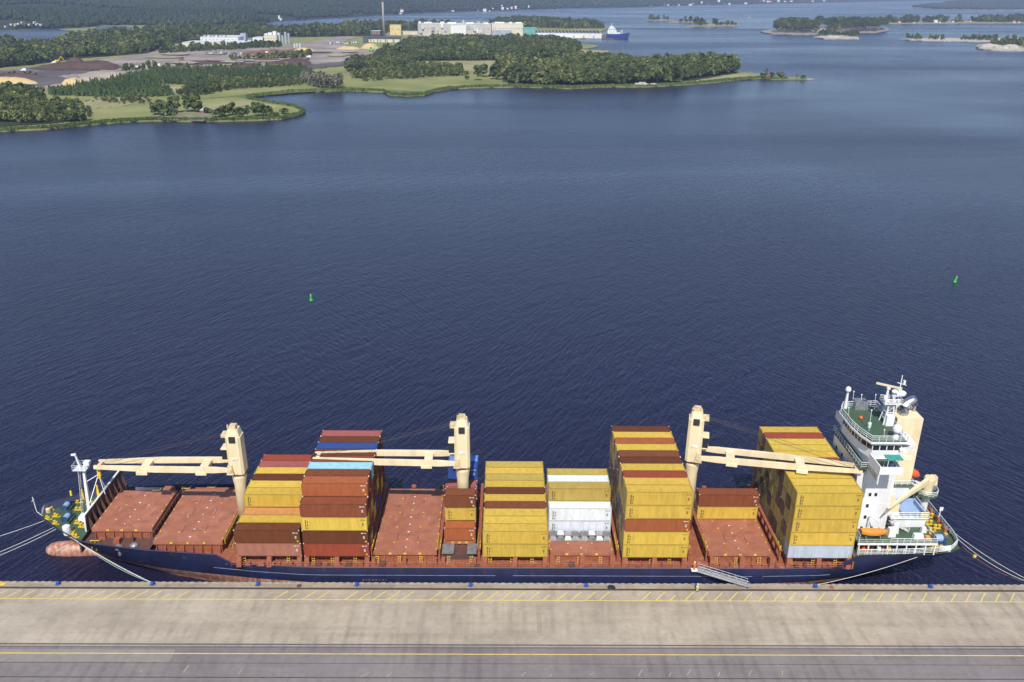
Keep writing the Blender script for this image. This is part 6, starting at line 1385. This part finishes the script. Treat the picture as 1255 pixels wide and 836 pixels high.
# conveyor
p0, t = onz(548, 42, 1.7); p1, _ = onz(535.5, 42, 1.7); k = t/F_PX
cv = empty('conveyor', p0+Vector((0, -9, 0)), label='green sloping conveyor in front of the pale mill', cat='conveyor')
b = MB(); b.beam(p0+Vector((0, -8, 2*k)), p1+Vector((0, -8, 12*k)), 3, 3); b.build('conveyor_belt', 'roof_teal', cv)
b = MB(); b.beam(p1+Vector((1, -9, 12*k)), p0+Vector((-12, -9, 0)), 2, 2); b.build('conveyor_leg', 'dark_metal', cv)
# heaps
def heap(u0, u1, v, hpx, dm, mm, label, seed, name='chip_heap'):
    x0, x1, y0, y1, z0, z1 = px_box(u0, u1, v, hpx, dm, 2.0); r = random.Random(seed); b = MB(); n = 16; rings = []
    for k, (f, q) in enumerate(((1, 0), (.86, .35), (.6, .8), (.3, 1.0), (.05, 1.02))):
        rings += [((x0+x1)/2+(x1-x0)/2*f*math.cos(6.283*i/n)*r.uniform(.9, 1.1), y0+dm/2+dm/2*f*math.sin(6.283*i/n)*r.uniform(.9, 1.1), z0-.5+(z1-z0)*q*r.uniform(.85, 1.12)) for i in range(n)]
    b.add(rings, [(j*n+i, j*n+(i+1) % n, (j+1)*n+(i+1) % n, (j+1)*n+i) for j in range(4) for i in range(n)]+[tuple(range(4*n, 5*n))])
    b.build(name, mm, center=True, label=label, cat='heap', smooth=True)
heap(-40, 45, 103.5, 7.5, 22, 'chips', 'long yellow wood chip heap at the picture edge by the leafy wood', 1)
heap(68, 100, 104.5, 7.5, 26, 'chips', 'yellow wood chip heap with a pointed top above the plantation', 2)
heap(84, 124, 101.5, 6.5, 30, 'gravel_pale', 'broad beige chip heap joined behind the pointed yellow heap', 3)
heap(100, 168, 95, 5, 40, 'gravel_pale', 'wide flat pale gravel mound in the yard', 4, 'gravel_heap')
heap(-30, 55, 95.5, 4, 30, 'soil', 'long dark bark heap behind the yellow chip heap', 5, 'bark_heap')
heap(28, 142, 84.5, 6, 60, 'soil', 'huge dark brown soil mound before the forest belt', 6, 'soil_heap')
heap(76, 96, 75.5, 4, 30, 'soil', 'brown mound on top of the dark soil bank', 7, 'soil_heap')
heap(440, 464.5, 59.8, 5.6, 30, 'chips', 'golden chip heap in front of the pale timber shed', 8)
heap(409, 442, 60.5, 3, 30, 'chips', 'flat golden chip heap beside the taller one at the shed', 9)
heap(357, 384, 62.5, 3.4, 25, 'chips', 'tan chip heap near the pale storage tanks', 10)
heap(206, 234, 85.5, 3.5, 18, 'yard_dark', 'dark heap at the near edge of the yard above the plantation', 11, 'soil_heap')
heap(217, 224, 74, 2.4, 12, 'yard_dark', 'small pointed black heap in the pale yard', 12, 'soil_heap')
heap(352, 381, 80, 4.4, 30, 'soil', 'brown bark mound at the water end of the yard', 13, 'bark_heap')
heap(285, 345, 66.5, 3, 35, 'bark_red', 'long reddish bark heap below the white factory', 14, 'bark_heap')
heap(275, 315, 83.5, 2.8, 20, 'soil', 'low brown heap just above the plantation trees', 15, 'bark_heap')
heap(560, 575, 28.2, 0.8, 10, 'chips', 'tiny heap behind the mill', 16) if False else None
# little vehicles and stacks in the yard
def machine(u, v, s, mm, label, cat, arm=True):
    p, t = onz(u, v, 2.2); o = empty('work_machine' if arm else 'parked_truck', p, label=label, cat=cat); k = s
    b = MB(); b.box(p.x-2*k, p.x+2*k, p.y-1.3*k, p.y+1.3*k, p.z+.8*k, p.z+2.4*k, top=(.2, .1)); b.build('body', mm, o)
    b = MB(); b.box(p.x-1.0*k, p.x+.6*k, p.y-1.2*k, p.y+1.2*k, p.z+2.4*k, p.z+3.6*k, top=(.3, .1)); b.build('cab', 'dark_glass', o)
    for sx_ in (-1.3, 1.3):
        b = MB(); b.tube((p.x+sx_*k, p.y-1.4*k, p.z+.6*k), (p.x+sx_*k, p.y+1.4*k, p.z+.6*k), .65*k, n=10); b.build('wheel_pair', 'black', o)
    if arm: b = MB(); b.beam((p.x+1.6*k, p.y, p.z+2.2*k), (p.x+4*k, p.y, p.z+5.5*k), .5*k); b.beam((p.x+4*k, p.y, p.z+5.5*k), (p.x+6.5*k, p.y, p.z+2.5*k), .45*k); b.build('digger_arm', mm, o)
    else: b = MB(); b.box(p.x+.7*k, p.x+5.5*k, p.y-1.3*k, p.y+1.3*k, p.z+1.0*k, p.z+3.9*k); b.build('cargo_box', mm, o)
mat('machine_green', (.12, .6, .12), .5)
machine(70.5, 76.5, 1.5, 'yellow', 'yellow excavator on the dark soil bank', 'excavator')
machine(455, 63, 1.9, 'machine_green', 'bright green log handler beside the golden chip heap', 'log handler')
machine(498, 44.8, 1.3, 'yellow', 'yellow loader beside the long pale mill', 'loader')
machine(212, 62.5, 1.3, 'orange', 'orange excavator at the yard entrance', 'excavator')
for i, (u, v, lab) in enumerate(((27.5, 87.5, 'white truck on the dark yard road'), (152, 85.2, 'white lorry by the gravel mound'), (166, 84.4, 'white trailer beside the yard bushes'), (192, 81.5, 'white van in the middle of the pale yard'), (196, 58.2, 'white lorry parked by the factory entrance'), (65, 78.4, 'small white truck below the yellow excavator'), (325, 66, 'white lorry beside the reddish bark heap'), (377, 71, 'white tank truck by the brown mound'))):
    machine(u, v, 1.0, 'white', lab, 'truck', False)
for i in range(16):
    u = 252+i*3.0+NP.uniform(-.6, .6); v = 66.5+NP.uniform(-.9, 1.0); x0, x1, y0, y1, z0, z1 = px_box(u, u+NP.uniform(1.2, 2.4), v, NP.uniform(1.2, 2), 5, 2.0)
    b = MB(); b.box(x0, x1, y0, y1, z0, z1); b.build('yard_skip', ['winch_blue', 'wall_grey', 'white', 'dark_metal'][i % 4], center=True, label=['blue', 'grey', 'white', 'black'][i % 4]+' skip in the rows of skips on the pale yard', cat='skip', group=['blue', 'grey', 'white', 'black'][i % 4]+' skips on the yard')
for i in range(14):
    u = 404+i*2.6; x0, x1, y0, y1, z0, z1 = px_box(u, u+NP.uniform(1.2, 2.2), 53.5+NP.uniform(-1, 1.2), NP.uniform(1, 1.8), 5, 2.0)
    b = MB(); b.box(x0, x1, y0, y1, z0, z1, top=(.3, .3)); b.build('parked_car', ['white', 'wall_red', 'wall_grey', 'roof_pale'][i % 4], center=True, label=['white', 'red', 'grey', 'silver'][i % 4]+' vehicle in the car park between the factory and the shed', cat='car', group=['white', 'red', 'grey', 'silver'][i % 4]+' vehicles in the far car park')
# log stacks on the dark yard
for i in range(7):
    x0, x1, y0, y1, z0, z1 = px_box(-2+i*6.5, 4+i*6.5, 92.5-(i % 3)*1.3, 2, 6, 2.4); b = MB()
    for q in range(4): b.tube((x0, y0+q*1.5, z0+1), (x1, y0+q*1.5, z0+1), .9, n=7)
    for q in range(3): b.tube((x0+.3, y0+.75+q*1.5, z0+2.2), (x1-.2, y0+.75+q*1.5, z0+2.2), .8, n=7)
    b.build('log_stack', 'yard_dark', center=True, label='dark log stack on the yard before the soil mound', cat='log stack', group='log stacks on the dark yard')

# cabins and houses
def house(u, v, wpx, hpx, wall, roof, label, cat='house', group=None, z=1.5, dm=8, win=2, nm='house'):
    o, B_, r_ = building(nm, label, cat, u-wpx/2, u+wpx/2, v, hpx, dm, wall, roof, z=z, windows=win, doors=1 if win else 0, shape='gable')
    if group: o['group'] = group
house(211.5, 140.6, 7, 4.2, 'wall_brown', 'roof_dark', 'dark brown cabin with black roof under tall trees on the rocks', 'cabin', z=2.0, dm=6, nm='cabin')
house(247.5, 138, 5.2, 2.4, 'wall_red', 'roof_pale', 'small red boathouse with a pale roof on the rocks', 'boathouse', z=2.0, dm=4, nm='boathouse')
house(199.5, 145.4, 2.4, 1.8, 'wall_grey', 'roof_dark', 'tiny grey shed at the waterline below the dark cabin', 'shed', z=1.5, dm=2.5, win=0, nm='shed')
house(99.5, 148, 3, 1.6, 'wall_grey', 'roof_pale', 'pale shed at the edge of the leafy wood by the reeds', 'shed', z=1.5, dm=3, win=0, nm='shed')
house(940, 95.4, 4.6, 2.2, 'wall_red', 'wall_red', 'red hut on the low spit beside thin trees', 'hut', z=1.5, dm=4, win=1, nm='hut')
house(1150.5, 48, 3, 2.4, 'wall_cream', 'roof_pale', 'cream house among the pines on the rocky skerry', z=1.8, dm=9)
rh = random.Random(9)
def row(spots, where, grp, z=None):
    for u, v, w, h, c in spots:
        p, _ = onz(u, v, 1.5); zz = z if z is not None else float(far_h(p.x, p.y))+.5
        # walk the pixel ray on to the slope
        for _ in range(6):
            p, _t = onz(u, v, zz); zz = float(far_h(p.x, p.y))+.5 if z is None else z
        wall = {'w': 'wall_white', 'y': 'wall_yellow', 'r': 'wall_red', 'c': 'wall_cream'}[c]; word = {'w': 'white', 'y': 'yellow', 'r': 'red', 'c': 'cream'}[c]
        house(u, v, w, h, wall, rh.choice(['roof_tile', 'roof_dark', 'roof_pale']), f'{word} house {where}', group=f'{word} houses {grp}', z=zz, dm=9, win=0)
row([(13,30.5,2.2,1.6,'w'),(18,31.5,2,1.5,'y'),(22,29.5,1.8,1.4,'w'),(26,28,2,1.4,'c'),(30,31,2,1.6,'r'),(35,30.8,2,1.5,'w'),(44,30.6,1.8,1.4,'c'),(49,31,2.4,1.6,'w'),(6,33,1.8,1.4,'w'),(41,28.5,1.6,1.3,'w')], 'among trees above the far lake', 'above the far lake')
row([(342,22.8,2,3.6,'w'),(344,24.6,2.6,1.6,'w'),(492.5,14.6,4,2.2,'w'),(491,17,3,1.2,'c'),(555,15.2,3.4,1.2,'r'),(586,14.6,2.2,1.2,'r'),(594,14,4,2,'w'),(600,14.2,2,1.2,'y'),(616,11.6,3,1.6,'w'),(622,11.4,2.4,1.4,'w'),(627,10.6,2.6,1.6,'w'),(632,10.6,2.4,2,'w'),(636,11.8,2,1.2,'r'),(648,9,1.6,1.8,'w'),(604,11,1.6,1.2,'w'),(615,7.4,1.6,1.2,'w')], 'on the wooded far shore behind the mill', 'on the far shore behind the mill')
row([(798,8.4,2,1.1,'r'),(815,7.2,2.6,1.3,'r'),(819,6.8,1.8,1.2,'w'),(832,6.8,2.4,1.2,'y'),(846,6.7,3.4,1.5,'w'),(849,6.2,2,1.2,'r'),(860,4,1.8,1.1,'w'),(868,6.2,1.8,1.1,'r'),(881,2.4,2.6,1.2,'w'),(888,6,2.4,1.2,'r'),(894,5.8,2.2,1.2,'w'),(914,4.8,3,1.3,'w'),(931,2.2,2.2,1.1,'r'),(941,2.6,2.2,1.4,'w'),(944,3.4,2.2,1.2,'r'),(936,1.6,2,1.1,'w'),(954,2.6,2.4,1.2,'y'),(962,2.4,2,1.1,'w'),(970,2.2,2.4,1.2,'w'),(983,2.2,2,1.0,'r'),(996,2,2,1.0,'w'),(1010,1.6,2.2,1.0,'w'),(1024,1.4,2,1.0,'r')], 'on the distant shore beyond open water', 'on the distant shore')
row([(1098,27.6,2.8,1.8,'c'),(1102.5,28.3,2.6,1.6,'y'),(1120,28.6,2,1,'w'),(1147,27.9,4,1.9,'w'),(1152,28.1,2,1.2,'w'),(1168,27.4,2.4,1.6,'c'),(1180,27,2.4,1.4,'r'),(1190,26.8,2.6,1.6,'w'),(1199,26.2,2.2,2,'w'),(1243,28,3,1.4,'c'),(1249,27.9,2.4,1.2,'c')], 'along the low tree lined spit', 'along the low spit', 1.6)
# ------------------------------------------------------------------ blue ship at the far jetty, small boat
p, t = onz(756, 47.2, 0); k = t/F_PX; fs_ = empty('cargo_ship', p, label='blue cargo ship with white deckhouse at the far jetty', cat='cargo ship')
L_ = 30*k; b = MB(); vs = []; fcs = []; n = 14
for i in range(n):
    f = i/(n-1); x = p.x-L_*.42+L_*f*.86; y = p.y+6-14*f*.5; hbm = 9*min(1, .75+f*2)*(1 if f < .6 else max(.03, 1-((f-.6)/.4)**2)); zt_ = 5.2*k+(1.6*k*max(0, f-.7)/.3)
    fl = 1+.0*f; vs += [(x+(zt_*.35*f**4), y-hbm, zt_), (x, y-hbm*.85, -.5), (x, y+hbm*.85, -.5), (x+(zt_*.35*f**4), y+hbm, zt_)]
for i in range(n-1): fcs += [(i*4+j, i*4+j+1, (i+1)*4+j+1, (i+1)*4+j) for j in range(3)]+[(i*4, (i+1)*4, (i+1)*4+3, i*4+3)]
fcs += [(0, 1, 2, 3), tuple(range((n-1)*4, n*4))[::-1]]
mat('ship_blue', (.022, .045, .19), .45, 0, (.02, .04, .2), .1, .6)
b.add(vs, fcs); b.build('hull', 'ship_blue', fs_)
x0 = p.x-L_*.40; b = MB()
b.box(x0, x0+11*k, p.y-4, p.y+12, 5.2*k, 9.5*k); b.box(x0+1.2*k, x0+9.5*k, p.y-3, p.y+10, 9.5*k, 12*k); b.box(x0+2.5*k, x0+7.5*k, p.y-2, p.y+9, 12*k, 14*k); sh_ = b.build('deckhouse', 'white', fs_)
for q in range(5):
    b = MB(); b.box(x0+1.6*k+q*1.6*k, x0+2.6*k+q*1.6*k, p.y-3.1, p.y-2.9, 10.2*k, 10.9*k); b.build('window', 'dark_glass', sh_)
b = MB(); b.tube((x0+5*k, p.y+2, 14*k), (x0+5*k, p.y+2, 17.5*k), .5*k, .3*k, 8); b.build('mast', 'white', fs_)
b = MB(); b.tube((p.x+L_*.2, p.y, 5.4*k), (p.x+L_*.2, p.y, 10*k), .4*k, .3*k, 8); b.beam((p.x+L_*.2, p.y, 9.4*k), (p.x+L_*.12, p.y, 7*k), .5*k); b.build('deck_crane', 'white', fs_)
b = MB(); b.box(p.x-L_*.05, p.x+L_*.12, p.y-3, p.y+4, 5.3*k, 7*k); b.build('hatch_cover', 'white', fs_)
p2, t = onz(744, 47.6, 0); jt = empty('loading_pontoon', p2, label='dark loading pontoon between the warehouse and blue ship', cat='pontoon')
b = MB(); b.box(p2.x-14, p2.x+16, p2.y-4, p2.y+5, -.5, 1.6); b.build('pontoon_deck', 'dark_metal', jt)
b = MB(); b.box(p2.x-11, p2.x-6, p2.y-2, p2.y+2, 1.6, 5); b.box(p2.x-7, p2.x-5.5, p2.y-1, p2.y+1, 5, 8); b.build('pontoon_house', 'wall_brown', jt)
p3, t = onz(918, 22.4, 0); mb_ = empty('motor_boat', p3, label='tiny white motor boat on open water near the islets', cat='motor boat')
b = MB(); boat(b, p3.x, p3.y, -.2, 13, 4.5, 2.2); b.build('boat_hull', 'white', mb_); b = MB(); b.box(p3.x-2, p3.x+2, p3.y-1.2, p3.y+1.2, 1.8, 4, top=(.6, .2)); b.build('cabin', 'white', mb_)
# steam above the mill
SM = bpy.data.materials.new('steam'); SM.use_nodes = True; t_ = SM.node_tree; t_.nodes.remove(t_.nodes['Principled BSDF'])
sv = t_.nodes.new('ShaderNodeVolumePrincipled'); sv.inputs['Color'].default_value = (1, 1, 1, 1); sv.inputs['Density'].default_value = .045; t_.links.new(sv.outputs[0], t_.nodes['Material Output'].inputs['Volume'])
for i, (u, v, w, h, lean) in enumerate(((500, 38, 2.2, 11, .5), (523, 29.5, 4, 6, 6), (565, 29, 2, 5, 3), (577, 29, 2.4, 5, 4), (586, 29, 2.6, 6, 5))):
    q, t = onz(u, 43, 1.7); k = t/F_PX; b = MB(); z0 = (43-v)*k
    for j in range(5):
        f = j/4; b.blob(q+Vector((lean*k*f, 12, z0+h*k*f*.8)), (w*k*(.35+.4*f), w*k*.5, h*k*.17), i*7+j, 9, 6, .22)
    o = b.build('steam', SM, kind='stuff'); o['label'] = 'white steam drifting above the mill roofs'
